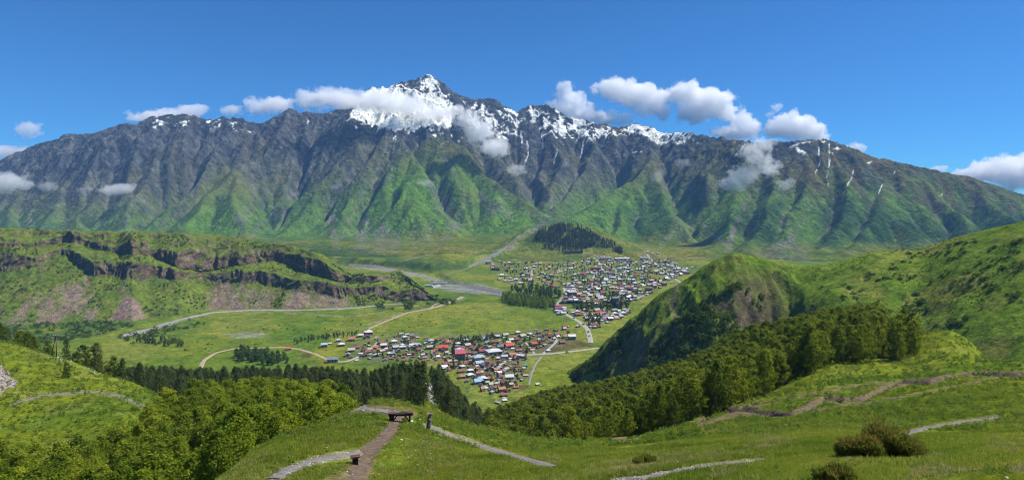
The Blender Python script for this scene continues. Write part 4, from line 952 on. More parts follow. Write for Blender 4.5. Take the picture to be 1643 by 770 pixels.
# larger blocks of the far town
def block(px, py, L, W, H, roofc, wallc, rz, label, nwin=6, name='apartment_building'):
    p = hit(px, py, VL); root = empty(name, p, math.radians(rz)); b = MB(); b.box((0, 0, H/2-1), (L, W, H+2)); obj('wall', b.mesh('wall', M['wall%d' % wallc]), root)
    r_ = MB(); r_.add([(-L/2-.5,-W/2-.5,H),(L/2+.5,-W/2-.5,H),(L/2+.5,W/2+.5,H),(-L/2-.5,W/2+.5,H),(-L/2,0,H+2.2),(L/2,0,H+2.2)], [(0,1,5,4),(1,2,5),(2,3,4,5),(3,0,4),(3,2,1,0)]); obj('roof', r_.mesh('roof', M['roof_'+roofc]), root)
    bw = MB(); bw.box((0, 0, 0), (1.6, .2, 1.5)); wmesh = bw.mesh('window', M['glass'])
    for k in range(nwin):
        for z in ([2.0] if H < 6 else [2.0, 5.2]): obj('window', wmesh, root, ((k+.5)/nwin*L-L/2, -W/2-.04, z))
    tag(root, label, 'building')
block(972, 416.5, 34, 12, 6, 'grey', 2, 4, 'long grey-roofed block above the town houses')
block(998, 418, 46, 14, 7, 'silver', 2, 3, 'largest pale hotel block with silvery roof above the town', 9)
block(1033, 416.5, 24, 11, 6, 'greyblue', 2, -8, 'blue-grey roofed block by the upper road of the town', 4)
block(920, 406, 60, 13, 8, 'darkbrown', 3, 3, 'long dark wooden hotel below the pine-covered hill', 12)
block(783, 424, 16, 9, 8, 'grey', 2, 6, 'grey two-storey block at the outer end of the far town', 3)
block(795, 434, 22, 12, 7, 'darkbrown', 1, 5, 'dark brown barn block at the outer end of the far town', 4)
block(956, 434, 26, 11, 8, 'brown', 3, 5, 'brown three-row block in the middle of the far town', 5)
block(987, 489, 12, 9, 13, 'slate', 1, 10, 'dark tower-like block by the main square of the town', 3)
block(918, 476, 16, 10, 9, 'grey', 1, 12, 'grey block above the curving road by the bridge', 4)
block(895, 498, 13, 9, 5, 'purple', 2, 20, 'pink and purple roofed inn beside the bridge road', 3)
# cars on the valley road
cb = MB(); cb.box((0, 0, .62), (4.2, 1.75, .62)); cb.box((1.55, 0, .80), (1.0, 1.7, .12)); CARB = cb
ck = MB(); ck.add([(-1.7,-.8,.93),(.9,-.8,.93),(.9,.8,.93),(-1.7,.8,.93),(-1.3,-.68,1.5),(.35,-.68,1.5),(.35,.68,1.5),(-1.3,.68,1.5)], [(0,1,5,4),(1,2,6,5),(2,3,7,6),(3,0,4,7),(4,5,6,7)])
cw = MB(); cw.tube([(0, -.11, 0), (0, .11, 0)], .33, 10); M['tyre'] = plain('tyre', (.02,.02,.02), .9)
CABM, WHM = ck.mesh('cabin', M['glass']), cw.mesh('wheel', M['tyre'])
for i, (px, py, colr, word, rz) in enumerate([(946,540,(.6,.6,.6),'white',95),(944,533,(.35,.04,.03),'red',100),(936,521,(.12,.13,.15),'dark grey',130),(921,511,(.55,.56,.58),'silver',150),(901,500,(.05,.12,.3),'blue',120),(910,566,(.6,.6,.6),'white van-like',5),(960,489,(.3,.3,.3),'grey',10)]):
    p = hit(px, py, VL); root = empty('car', p+Vector((0, 0, .45)), math.radians(rz), (1.15, 1.15, 1.15)); bm_ = plain('car_paint', colr, .35, spec=.5)
    obj('body', CARB.mesh('body', bm_), root); obj('cabin', CABM, root)
    for x in (-1.3, 1.3):
        for y in (-.8, .8): obj('wheel', WHM, root, (x, y, .33))
    tag(root, f'tiny {word} car on the pale road ' + ('by the nearer village' if i == 5 else ('at the bridge into town' if i in (4, 6) else 'below the far town')), 'car', 'cars on the valley roads')
# bridge and river works
p0, p1 = hit(900, 485.5, VL), hit(936, 485, VL); zb = max(p0.z, p1.z)+2.5
d = (p1-p0); L = d.length; ang = math.atan2(d.y, d.x); root = empty('bridge', (p0+p1)/2*1.0, ang); root.location.z = zb
b = MB(); b.box((0, 0, 0), (L, 9, 1.2)); obj('deck', b.mesh('deck', M['wall2']), root)
b = MB(); b.box((0, 0, 0), (L, .3, 1.0)); pm = b.mesh('parapet', M['wall2']); obj('parapet', pm, root, (0, -4.36, 1.098)); obj('parapet', pm, root, (0, 4.36, 1.098))
b = MB(); b.box((0, 0, -7), (2, 7, 13)); pm = b.mesh('pier', M['wall1'])
for x in (-.42, 0, .42): obj('pier', pm, root, (x*L, 0, -.1))
tag(root, 'flat pale road bridge on piers between the meadow road and town', 'bridge')
M['concrete'] = plain('concrete', (.50,.50,.48), .85, .3, .15)
for px, py, L, W, H, rz, lab in ((703, 456.5, 40, 6, 4, 4, 'long white concrete weir wall on the river gravel'), (688, 460, 18, 9, 4, 2, 'short white concrete block at the head of the river gravel'), (700, 460.5, 30, 3.5, 3.4, 62, 'slanting concrete training wall on the river gravel')):
    p = hit(px, py, VL); b = MB(); b.box((0, 0, H/2-1), (L, W, H+2)); root = empty('weir', p, math.radians(rz)); obj('wall', b.mesh('wall', M['concrete']), root)
    b = MB(); b.box((0, 0, H+.35), (L+.8, W+.8, .5)); obj('coping', b.mesh('coping', M['roof_silver']), root); tag(root, lab, 'weir')
# ------------------------------------------------------------------ vegetation
M['birch_leaf'] = leaf_mat('birch_leaf', [(.072,.110,.008), (.140,.185,.013), (.225,.250,.024)], .5, .5)
M['thicket_leaf'] = leaf_mat('thicket_leaf', [(.105,.160,.010), (.190,.250,.018), (.275,.310,.030)], .55, .45)
M['pine_leaf'] = leaf_mat('pine_needles', [(.026,.046,.012), (.052,.078,.020), (.085,.105,.028)], .22, .28)
M['field_leaf'] = leaf_mat('field_tree_leaf', [(.035,.072,.012), (.065,.118,.016), (.105,.155,.022)], .35, .25)
M['bush_leaf'] = leaf_mat('bush_leaf', [(.042,.080,.012), (.080,.130,.016), (.130,.170,.026)], .45, .3)
M['bark'] = plain('bark', (.16,.14,.12), .9, 3, .4); M['pine_bark'] = plain('pine_bark', (.10,.065,.045), .9, 3, .4)
def cards(cen, nrm, size, asp, r_):
    """one leaf card per centre: quads facing nrm with random roll"""
    n = len(cen); a = r_.normal(size=(n, 3)); a -= (a*nrm).sum(1, keepdims=True)*nrm; a /= np.linalg.norm(a, axis=1, keepdims=True)+1e-9
    b = np.cross(nrm, a); s_ = np.asarray(size).reshape(-1, 1)
    v = np.stack([cen-a*s_*.5, cen+b*s_*asp*.5, cen+a*s_*.5, cen-b*s_*asp*.5], 1).reshape(-1, 3)
    f = np.arange(4*n).reshape(n, 4)
    return v, f
def fast_mesh(name, v, f, mat):
    me = bpy.data.meshes.new(name); v = np.asarray(v, np.float32); f = np.asarray(f, np.int32); k = f.shape[1]
    me.vertices.add(len(v)); me.vertices.foreach_set('co', v.ravel()); me.loops.add(f.size); me.loops.foreach_set('vertex_index', f.ravel())
    me.polygons.add(len(f)); me.polygons.foreach_set('loop_start', np.arange(0, f.size, k, dtype=np.int32)); me.update(calc_edges=True); me.materials.append(mat); return me
def crown_mesh(name, H, base, R, shape, nclump, nleaf, crad, leaf, mat, seed, up=.3, asp=.7):
    """leaf clumps spread through the crown volume; shape(t) gives the crown radius fraction at height t"""
    r_ = np.random.RandomState(seed); cs = []
    lob = r_.rand(7)*2*PI
    while len(cs) < nclump:
        t = r_.rand()**.85; a = r_.rand()*2*PI
        lobed = .78+.22*math.sin(3*a+lob[0]+4*t)+.12*math.sin(5*a+lob[1]-7*t)
        rr = R*shape(t)*lobed*math.sqrt(r_.uniform(.12, 1))
        cs.append((rr*math.cos(a), rr*math.sin(a), base+t*(H-base)+r_.normal()*.15))
    cs = np.array(cs); C_ = np.repeat(cs, nleaf, 0); n = len(C_)
    dv = r_.normal(size=(n, 3)); dv /= np.linalg.norm(dv, axis=1, keepdims=True); rad = crad*r_.rand(n)**.45*r_.uniform(.6, 1.25, nclump).repeat(nleaf)
    pos = C_+dv*rad[:, None]*np.array([1, 1, .8])
    ax = np.array([0, 0, base+.45*(H-base)]); out = pos-ax; out /= np.linalg.norm(out, axis=1, keepdims=True)+1e-9
    nr = dv*.7+out*.6+r_.normal(size=(n, 3))*.55+np.array([0, 0, up]); nr /= np.linalg.norm(nr, axis=1, keepdims=True)
    v, f = cards(pos, nr, leaf*r_.uniform(.6, 1.3, n), asp, r_)
    return fast_mesh(name, v, f, mat)
def trunk_mesh(name, H, r0, mat, seed, limbs=6, start=.25, spread=.22):
    b = MB(); random.seed(seed); lean = (random.uniform(-.03, .03)*H, random.uniform(-.03, .03)*H)
    P_ = lambda t: (lean[0]*t*t, lean[1]*t*t, H*t-.4)
    b.tube([P_(t) for t in (0, .05, .2, .45, .7, .95)], [r0*1.35, r0, r0*.85, r0*.62, r0*.38, r0*.1], 7)
    for i in range(limbs):
        t = random.uniform(start, .8); a = random.uniform(0, 2*PI); l = H*spread*(1.1-t); p = Vector(P_(t))
        b.tube([p, p+Vector((math.cos(a)*l*.55, math.sin(a)*l*.55, l*.45)), p+Vector((math.cos(a)*l, math.sin(a)*l, l*1.05))], [r0*.4*(1-t*.6), r0*.25*(1-t*.6), r0*.06], 5)
    return b.mesh(name, mat, True)
ov = lambda t: (math.sin(PI*min(1, t*.90+.10)**1.0))**.55          # upright oval
rd = lambda t: (math.sin(PI*min(1, t*.9+.10)))**.6                 # round
co = lambda t: max(.14, (1-t**2.2)**.8*min(1, .6+t*2))                # cone
PROTO = {
 'grove': [(crown_mesh('crown', 12.5, .6, 3.3+.3*k, ov, 120, 22, .85, .46, M['birch_leaf'], 50+k), trunk_mesh('trunk', 11.5, .16, M['bark'], 60+k)) for k in range(5)],
 'thicket': [(crown_mesh('crown', 7.2, .5, 2.5+.3*k, rd, 150, 34, .60, .27, M['thicket_leaf'], 70+k), trunk_mesh('trunk', 6.4, .10, M['bark'], 80+k, 9, .1, .4)) for k in range(4)],
 'pine': [(crown_mesh('crown', 11.5, 1.2, 2.9+.3*k, co, 120, 16, .78, .52, M['pine_leaf'], 90+k, .55, .38), trunk_mesh('trunk', 11, .17, M['pine_bark'], 100+k, 8, .2, .2)) for k in range(4)],
 'field': [(crown_mesh('crown', 11, .8, 3.4+.5*k, rd, 42, 12, 1.25, 1.2, M['field_leaf'], 110+k), trunk_mesh('trunk', 9, .2, M['bark'], 120+k, 4)) for k in range(3)],
 'poplar': [(crown_mesh('crown', 16, .3, 4.0+.4*k, ov, 60, 14, 1.4, 1.1, M['thicket_leaf'], 130+k), trunk_mesh('trunk', 14, .22, M['bark'], 140+k, 4)) for k in range(3)],
 'farpine': [(crown_mesh('crown', 15, .8, 3.0, co, 26, 9, 1.2, 1.7, M['pine_leaf'], 150+k, .4, .5), trunk_mesh('trunk', 13, .25, M['pine_bark'], 155+k, 0)) for k in range(2)],
 'bush': [(crown_mesh('crown', 2.2, .0, 1.7+.3*k, rd, 26, 12, .50, .42, M['bush_leaf'], 160+k), None) for k in range(3)],
}
def tree(kind, name, p, h, base_h, label, group, cat='tree'):
    cm, tm = random.choice(PROTO[kind]); s_ = h/base_h; w_ = s_*random.uniform(.85, 1.15)
    root = empty(name, p, random.uniform(0, 2*PI), (w_, w_, s_)); obj('crown', cm, root)
    if tm: obj('trunk', tm, root)
    return tag(root, label, cat, group)
# instanced "stuff": points carry scale, turn and which shape
_gn = {}
def scatter(name, protos, pos, scl, rot, label, cat):
    pos = np.asarray(pos, np.float32)
    if not len(pos): return
    me = bpy.data.meshes.new(name); me.vertices.add(len(pos)); me.vertices.foreach_set('co', pos.ravel())
    a = me.attributes.new('scl', 'FLOAT_VECTOR', 'POINT'); a.data.foreach_set('vector', np.asarray(scl, np.float32).ravel())
    a = me.attributes.new('rot', 'FLOAT_VECTOR', 'POINT'); a.data.foreach_set('vector', np.asarray(rot, np.float32).ravel())
    a = me.attributes.new('idx', 'INT', 'POINT'); a.data.foreach_set('value', rng.randint(0, len(protos), len(pos)).astype(np.int32))
    g = bpy.data.node_groups.new(name, 'GeometryNodeTree')
    g.interface.new_socket('Geometry', in_out='INPUT', socket_type='NodeSocketGeometry'); g.interface.new_socket('Geometry', in_out='OUTPUT', socket_type='NodeSocketGeometry')
    gi, go = g.nodes.new('NodeGroupInput'), g.nodes.new('NodeGroupOutput')
    iop = g.nodes.new('GeometryNodeInstanceOnPoints'); jn_ = g.nodes.new('GeometryNodeJoinGeometry')
    for p in reversed(protos):
        oi = g.nodes.new('GeometryNodeObjectInfo'); oi.inputs['Object'].default_value = p; oi.inputs['As Instance'].default_value = True; oi.transform_space = 'ORIGINAL'
        g.links.new(oi.outputs['Geometry'], jn_.inputs[0])
    g.links.new(gi.outputs[0], iop.inputs['Points']); g.links.new(jn_.outputs[0], iop.inputs['Instance']); iop.inputs['Pick Instance'].default_value = True
    for nm, ty, sk in (('idx', 'INT', 'Instance Index'), ('rot', 'FLOAT_VECTOR', 'Rotation'), ('scl', 'FLOAT_VECTOR', 'Scale')):
        at = g.nodes.new('GeometryNodeInputNamedAttribute'); at.data_type = ty; at.inputs['Name'].default_value = nm
        g.links.new(at.outputs['Attribute'], iop.inputs[sk])
    g.links.new(iop.outputs[0], go.inputs[0])
    o = obj(name, me); md = o.modifiers.new('scatter', 'NODES'); md.node_group = g
    return tag(o, label, cat, None, 'stuff')
def shape_obj(name, me):                                    # a shape used only by scatter(), never placed itself
    return bpy.data.objects.new(name, me)
FARP = [shape_obj('pine_shape', c) for c, t in PROTO['farpine']]; BUSH = [shape_obj('bush_shape', c) for c, t in PROTO['bush']]
GROVE = [shape_obj('birch_shape', c) for c, t in PROTO['grove']]; PINES = [shape_obj('pine_shape', c) for c, t in PROTO['pine']]; FIELD = [shape_obj('tree_shape', c) for c, t in PROTO['field']]
def jittered(u0, u1, Y0, Y1, sp, seed, keep):
    """world positions on a jittered grid with spacing sp, kept where keep(u, Y, x)"""
    r_ = np.random.RandomState(seed)
    x0 = min((u-CX)/FPX*Y for u in (u0, u1) for Y in (Y0, Y1)); x1 = max((u-CX)/FPX*Y for u in (u0, u1) for Y in (Y0, Y1))
    gx, gy = np.meshgrid(np.arange(x0, x1, sp), np.arange(Y0, Y1, sp)); gx = gx+(np.arange(gx.shape[0]) % 2)[:, None]*sp/2
    x = gx.ravel()+r_.uniform(-.38, .38, gx.size)*sp; y = gy.ravel()+r_.uniform(-.38, .38, gx.size)*sp
    u = x/y*FPX+CX; k = keep(u, y, x) & (u > u0) & (u < u1) & (y > Y0) & (y < Y1)
    return x[k], y[k], u[k]
def ups(n, lo, hi, tilt=.06): return np.repeat(rng.uniform(lo, hi, n)[:, None], 3, 1), np.stack([rng.normal(size=n)*tilt, rng.normal(size=n)*tilt, rng.uniform(0, 6.28, n)], 1)
# --- the birch grove on the ravine side
gmin = lambda u: np.interp(u, [785,800,870,940,1000,1100,1180,1240,1320,1345,1385,1400,1440,1468], [185,165,128,118,112,112,120,148,165,178,172,186,182,188])
gmax = lambda u: np.interp(u, [785,870,1000,1100,1200,1300,1400,1430,1445,1468], [330,430,400,370,330,310,300,250,215,205])
x, y, u = jittered(785, 1470, 100, 440, 4.6, 21, lambda u, Y, x: (Y > gmin(u)) & (Y < gmax(u)) & ~((u > 1418) & (u < 1436)))
o_ = np.argsort(y); x, y, u = x[o_], y[o_], u[o_]
hh = rng.uniform(6.8, 12.0, len(x))*np.interp(u, [800, 950, 1468], [.85, .95, 1.0])*np.interp(fbm(x/30, y/30, 2, 501), [-.5, .5], [.82, 1.15])
def size_word(h, a, b): return 'short' if h < a else ('tall' if h > b else 'mid-height')
def grove_lab(u, y, h):
    t = (y-gmin(u))/(gmax(u)-gmin(u)+1e-6); w_ = size_word(h, 8.2, 10.2)
    z_ = 'on the grassy lower edge' if t < .12 else ('in the front ranks' if t < .4 else 'deep inside')
    e_ = ' at its open end' if u > 1330 else (' down the ravine' if u < 960 else '')
    return f'{w_} leafy birch {z_} of the birch grove{e_}', f'{w_} grove birches {z_}{e_}'
print('grove', len(x))
for i in range(min(300, len(x))):
    z = float(zat(x[i], y[i], NL)); tree('grove', 'birch_tree', (x[i], y[i], z-.2), hh[i], 12.5, *grove_lab(u[i], y[i], hh[i]))
if len(x) > 300:
    X, Y = x[300:], y[300:]; s_, r_ = ups(len(X), .8, 1.1); scatter('birch_wood', GROVE, np.stack([X, Y, zat(X, Y, NL)-.2], 1), s_, r_, 'back rows of the birch grove running down the ravine', 'wood')
# --- pines on the slope behind the knoll and behind the left meadow
pmin = lambda u: np.interp(u, [185,260,330,420,545,560,600,640,700,765], [225,215,260,270,260,190,175,165,150,175])
pmax = lambda u: np.interp(u, [185,330,545,600,700,765,775], [330,380,385,395,400,380,300])
x, y, u = jittered(185, 772, 140, 405, 7.0, 22, lambda u, Y, x: (Y > pmin(u)) & (Y < pmax(u)) & ~((np.abs(u-np.interp(Y, [140, 240, 320, 400], [702, 692, 689, 686])) < 5.5)) & ~((u > 605) & (u < 668) & (Y < 222) & (fbm(x/18, Y/18, 2, 503) > -.12)))
o_ = np.argsort(y); x, y, u = x[o_], y[o_], u[o_]; print('pines', len(x))
def pine_lab(u, y, h):
    w_ = size_word(h, 9.8, 11.4); g_ = abs(u-np.interp(y, [140, 240, 320, 400], [702, 692, 689, 686]))
    z_ = 'bordering the pale forest path' if g_ < 14 else ('above the steep ravine' if u > 705 else ('on the slope just behind the bench knoll' if u > 545 else 'in the long belt behind the yellow-green thicket'))
    return f'{w_} dark green pine {z_}', f'{w_} pines {z_}'
for i in range(min(300, len(x))):
    z = float(zat(x[i], y[i], NL)); hp_ = rng.uniform(8.5, 12.5); tree('pine', 'pine_tree', (x[i], y[i], z-.2), hp_, 11.5, *pine_lab(u[i], y[i], hp_))
if len(x) > 300:
    X, Y = x[300:], y[300:]; s_, r_ = ups(len(X), .75, 1.05); scatter('pine_wood', PINES, np.stack([X, Y, zat(X, Y, NL)-.2], 1), s_, r_, 'farthest rows of the dark pine wood above the village meadows', 'wood')
# --- mixed trees behind the meadow with the pole
x, y, u = jittered(-120, 200, 225, 340, 8.5, 23, lambda u, Y, x: Y > np.interp(u, [-120, 0, 100, 200], [258, 248, 232, 205]))
for i in range(len(x)):
    z = float(zat(x[i], y[i], NL)); pn_ = fbm(np.array(x[i]/20), np.array(y[i]/20), 2, 505) > .05
    if pn_: tree('pine', 'pine_tree', (x[i], y[i], z-.2), rng.uniform(8, 13), 11.5, 'dark pine standing behind the meadow with the wooden pole', 'pines behind the meadow with the pole')
    else: tree('grove', 'birch_tree', (x[i], y[i], z-.2), rng.uniform(8, 13), 12.5, 'leafy birch standing behind the meadow with the wooden pole', 'birches behind the meadow with the pole')
# --- bright thicket in the hollow beside the knoll
tmin = lambda u: np.interp(u, [-150,200,300,345,410,480,545,562], [40,40,42,45,54,60,68,80])
tmax = lambda u: np.interp(u, [-150,0,60,120,180,225,250,300,330,420,480,545,562], [82,84,86,84,92,98,118,135,165,190,185,170,120])
x, y, u = jittered(-150, 562, 38, 195, 3.7, 24, lambda u, Y, x: (Y > tmin(u)) & (Y < tmax(u)))
o_ = np.argsort(y); x, y, u = x[o_], y[o_], u[o_]; print('thicket', len(x))
def thick_lab(u, y, h):
    w_ = size_word(h, 5.0, 6.3); z_ = 'along the grassy rim of the bench knoll' if u > 330 and y < tmin(u)+14 else ('below the meadow with the pole' if u < 240 and y > 66 else ('beside the end of the meadow path' if u < 330 and y > 90 else 'in the bottom of the hollow'))
    return f'{w_} bushy yellow-green broadleaf tree {z_}', f'{w_} thicket trees {z_}'
for i in range(min(300, len(x))):
    z = float(zat(x[i], y[i], NL)); cap = np.interp(y[i], [40, 60, 100, 190], [4.6, 5.6, 7.4, 8.2])
    ht_ = cap*rng.uniform(.72, 1.12); tree('thicket', 'leafy_shrub_tree', (x[i], y[i], z-.25), ht_, 7.2, *thick_lab(u[i], y[i], ht_))
if len(x) > 300:
    THK = [shape_obj('thicket_shape', c) for c, t in PROTO['thicket']]
    X, Y = x[300:], y[300:]; s_, r_ = ups(len(X), .85, 1.2); scatter('thicket_wood', THK, np.stack([X, Y, zat(X, Y, NL)-.2], 1), s_, r_, 'back rows of the yellow-green thicket in the hollow', 'thicket')
# --- trees of the valley
def field_trees(poly, n, kind, name, h0, h1, bh, label, group, sp=4.5):
    xs = [p[0] for p in poly]; ys = [p[1] for p in poly]; got = []; t = 0
    while len(got) < n and t < n*80:
        t += 1; a, b = random.uniform(min(xs), max(xs)), random.uniform(min(ys), max(ys))
        if poly_mask(np.array([a]), np.array([b]), poly, .01)[0] < .5: continue
        if any(abs(a-q[0]) < sp and abs(b-q[1]) < sp*.35 for q in got): continue
        got.append((a, b)); p = hit(a, b, VL)
        if p: tree(kind, name, p-Vector((0, 0, .3)), random.uniform(h0, h1), bh, label, group)
random.seed(31)
field_trees([(806,480),(830,478),(880,488),(892,492),(878,497),(806,488)], 70, 'poplar', 'poplar_tree', 13, 18, 16, 'tall bright green tree of the rectangular plantation between meadow and town', 'plantation trees between meadow and town', 3.2)
field_trees([(375,572),(392,564),(430,572),(462,578),(468,586),(420,586),(385,580)], 34, 'field', 'round_tree', 9, 13, 11, 'round green tree of the copse beside the meadow track', 'copse trees beside the meadow track', 5)
field_trees([(815,466),(850,462),(890,468),(902,478),(880,480),(830,474)], 46, 'field', 'broadleaf_tree', 10, 16, 11, 'dark green tree on the bank between plantation and town', 'bank trees between plantation and town', 4)
field_trees([(920,492),(1000,488),(1010,494),(960,500),(925,502)], 34, 'field', 'broadleaf_tree', 8, 13, 11, 'tree along the stream at the near edge of the far town', 'stream trees at the near edge of the far town', 4.5)
field_trees([(945,512),(962,508),(964,522),(948,522)], 9, 'field', 'broadleaf_tree', 9, 14, 11, 'dark tree beside the road below the far town', 'trees beside the road below the far town', 4)
field_trees([(965,470),(1040,470),(1020,490),(975,484)], 16, 'field', 'broadleaf_tree', 9, 14, 11, 'dark tree round the main square of the far town', 'trees round the main square', 4)
field_trees([(800,425),(900,420),(1080,415),(1060,455),(960,470),(880,455),(810,450)], 280, 'field', 'garden_tree', 5, 9, 11, 'small garden tree between the houses of the far town', 'garden trees of the far town', 4)
field_trees([(560,548),(640,545),(760,545),(880,545),(840,590),(830,625),(790,625),(740,595),(660,575),(570,575)], 70, 'field', 'garden_tree', 4, 8, 11, 'small garden tree between the houses of the nearer village', 'garden trees of the nearer village', 6)
field_trees([(725,570),(728.5,569),(729,574),(726,574)], 2, 'pine', 'conifer', 13, 16, 11.5, 'dark slender conifer beside the tall crimson building', 'conifers beside the crimson building', 1)
field_trees([(720,548),(790,540),(800,545),(740,556)], 26, 'field', 'hedge_tree', 5, 9, 11, 'hedge tree along the meadow edge of the nearer village', 'hedge trees of the nearer village', 4)
field_trees([(470,548),(545,536),(575,534),(568,540),(500,548),(470,554)], 30, 'field', 'hedge_tree', 4, 7, 11, 'hedge tree in the curved row beside the village meadow', 'curved hedge row beside the village meadow', 4)
field_trees([(200,549),(262,542),(300,553),(290,558),(235,553)], 26, 'field', 'hedge_tree', 5, 9, 11, 'bushy tree in the dark row across the river meadow', 'dark tree row across the river meadow', 4)
# far hill wood, river scrub, slope bushes: masses
def mass(name, protos, regions, n, lo, hi, layers, label, cat, seed, dens=None):
    r_ = np.random.RandomState(seed); P_ = []
    for poly, w_ in regions:
        xs = [p[0] for p in poly]; ys = [p[1] for p in poly]; k = int(n*w_)
        a = r_.uniform(min(xs), max(xs), k*3); b = r_.uniform(min(ys), max(ys), k*3); m = poly_mask(a, b, poly, .01) > .5
        if dens is not None: m &= dens(a, b)
        for q, s_ in list(zip(a[m], b[m]))[:k]:
            h = hit(q, s_, layers)
            if h: P_.append(h)
    P_ = np.array([[p.x, p.y, p.z-.3] for p in P_])
    s_, r2 = ups(len(P_), lo, hi); scatter(name, protos, P_, s_, r2, label, cat)
mass('pine_wood', FARP, [([(855,386),(866,372),(895,362),(920,363),(945,370),(960,383),(990,393),(985,401),(955,396),(930,402),(905,398),(880,392)], .85), ([(860,395),(930,400),(940,410),(890,404)], .08), ([(982,402),(1000,400),(998,408)], .05)], 1100, .75, 1.15, VL, 'dark pine wood covering the low hill behind the far town', 'wood', 41, lambda a, b: fbm(a/14, b/6, 2, 601) > -.32)
mass('river_scrub', BUSH, [([(600,488),(690,478),(745,484),(690,496),(610,498)], .3), ([(0,525),(180,508),(215,525),(110,548),(0,560)], .35), ([(180,540),(330,508),(360,512),(210,552)], .2), ([(440,490),(600,486),(605,490),(450,495)], .15)], 1100, .7, 2.0, VL, 'low green scrub along the river banks', 'scrub', 42, lambda a, b: fbm(a/16, b/5, 2, 603) > -.12)
mass('meadow_bushes', BUSH, [([(200,545),(560,500),(800,500),(880,510),(700,540),(560,540),(300,570)], .5), ([(600,400),(800,395),(760,425),(640,420)], .25), ([(860,405),(1140,395),(1100,430),(900,420)], .25)], 420, .4, 1.1, VL, 'scattered dark bushes dotting the valley meadows', 'bushes', 43, lambda a, b: fbm(a/30, b/10, 2, 605) > -.1)
# knob: bushes cover
ku = rng.randint(0, NU2, 30000); kv = rng.randint(0, len(Y2), 30000)
sel = (UU2[ku, kv] < 1262) & (D2[ku, kv] > 10) & (D2[ku, kv] < 190) & (rk[ku, kv] < .45) & (fbm(X2[ku, kv]/40, YY2[ku, kv]/40, 3, 607)+.35*sstep(30, 80, D2[ku, kv]) > .02)
ku, kv = ku[sel][:2600], kv[sel][:2600]
s_, r2 = ups(len(ku), .9, 2.3); scatter('slope_bushes', BUSH, np.stack([X2[ku, kv], YY2[ku, kv], Z2[ku, kv]-.3], 1), s_, r2, 'dense dark bushes covering the steep rocky knob', 'bushes')
# right-hand hill: countable dark shrubs
random.seed(77)
cnt = 0
for _ in range(2600):
    a, b = random.uniform(1300, 1643), random.uniform(372, 560)
    cl_ = fbm(np.array(a/34), np.array(b/17), 3, 609)
    if cl_ < .16+.25*(a < 1420): continue
    p = hit(a, b, ('ridge', 'near'))
    if p is None or p.y < 380 or p.y > 560: continue
    s_ = random.uniform(.5, 1.3); cm = random.choice(PROTO['bush'])[0]
    root = empty('shrub', p-Vector((0, 0, .2)), random.uniform(0, 6), (s_*1.5, s_*1.3, s_*.8)); obj('foliage', cm, root)
    tag(root, 'dark green shrub dotted on the open grassy hill beyond the birch grove', 'shrub', 'shrubs on the grassy hill'); cnt += 1
    if cnt >= 240: break
ku = rng.randint(0, NU2, 26000); kv = rng.randint(40, 250, 26000)
sel = (UU2[ku, kv] > 1262) & (D2[ku, kv] > -5) & (D2[ku, kv] < 200) & (fbm(X2[ku, kv]/22, YY2[ku, kv]/22, 3, 617) > .10)
ku, kv = ku[sel][:3000], kv[sel][:3000]; s_, r2 = ups(len(ku), .12, .42); scatter('hill_herbs', BUSH, np.stack([X2[ku, kv], YY2[ku, kv], Z2[ku, kv]-.1], 1), s_, r2, 'low dark herbs speckling the grassy hill beyond the grove', 'herbs')
# boulders and bushes on the plateau slopes
pu = rng.randint(0, NUP, 9000); pv_ = rng.randint(6, 150, 9000)
sel = (cl[pu, pv_] < .4) & (scp[pu, pv_] < .3) & (fbm(XP[pu, pv_]/30, YP[pu, pv_]/30, 3, 611) > .02)
pu, pv_ = pu[sel][:1300], pv_[sel][:1300]; s_, r2 = ups(len(pu), .5, 1.5); scatter('plateau_bushes', BUSH, np.stack([XP[pu, pv_], YP[pu, pv_], ZP[pu, pv_]-.2], 1), s_, r2, 'small dark bushes on the slopes of the cliff-rimmed plateau', 'bushes')
# ------------------------------------------------------------------ foreground things
def rock_mesh(name, seed, mat, flat=.6):
    bm = bmesh.new(); bmesh.ops.create_icosphere(bm, subdivisions=2, radius=1); r_ = np.random.RandomState(seed)
    pl = [(Vector(r_.normal(size=3)).normalized(), r_.uniform(.45, .8)) for _ in range(7)]
    for v in bm.verts:
        for n_, d_ in pl:
            k = v.co.dot(n_)
            if k > d_: v.co -= n_*(k-d_)
        v.co.z *= flat
    me = bpy.data.meshes.new(name); bm.to_mesh(me); bm.free(); me.materials.append(mat); return me
M['pale_rock'] = plain('pale_rock', (.46,.44,.39), .9, 2.5, .3); M['dark_rock'] = plain('dark_rock', (.14,.12,.10), .9, 3, .45)
M['scree_rock'] = plain('scree_rock', (.30,.25,.23), .9, 2, .4)
ROCKS = [rock_mesh('rock', 10+k, M['pale_rock'], .55) for k in range(4)]
def gz(x, y): return float(zat(np.array(x), np.array(y), NL))
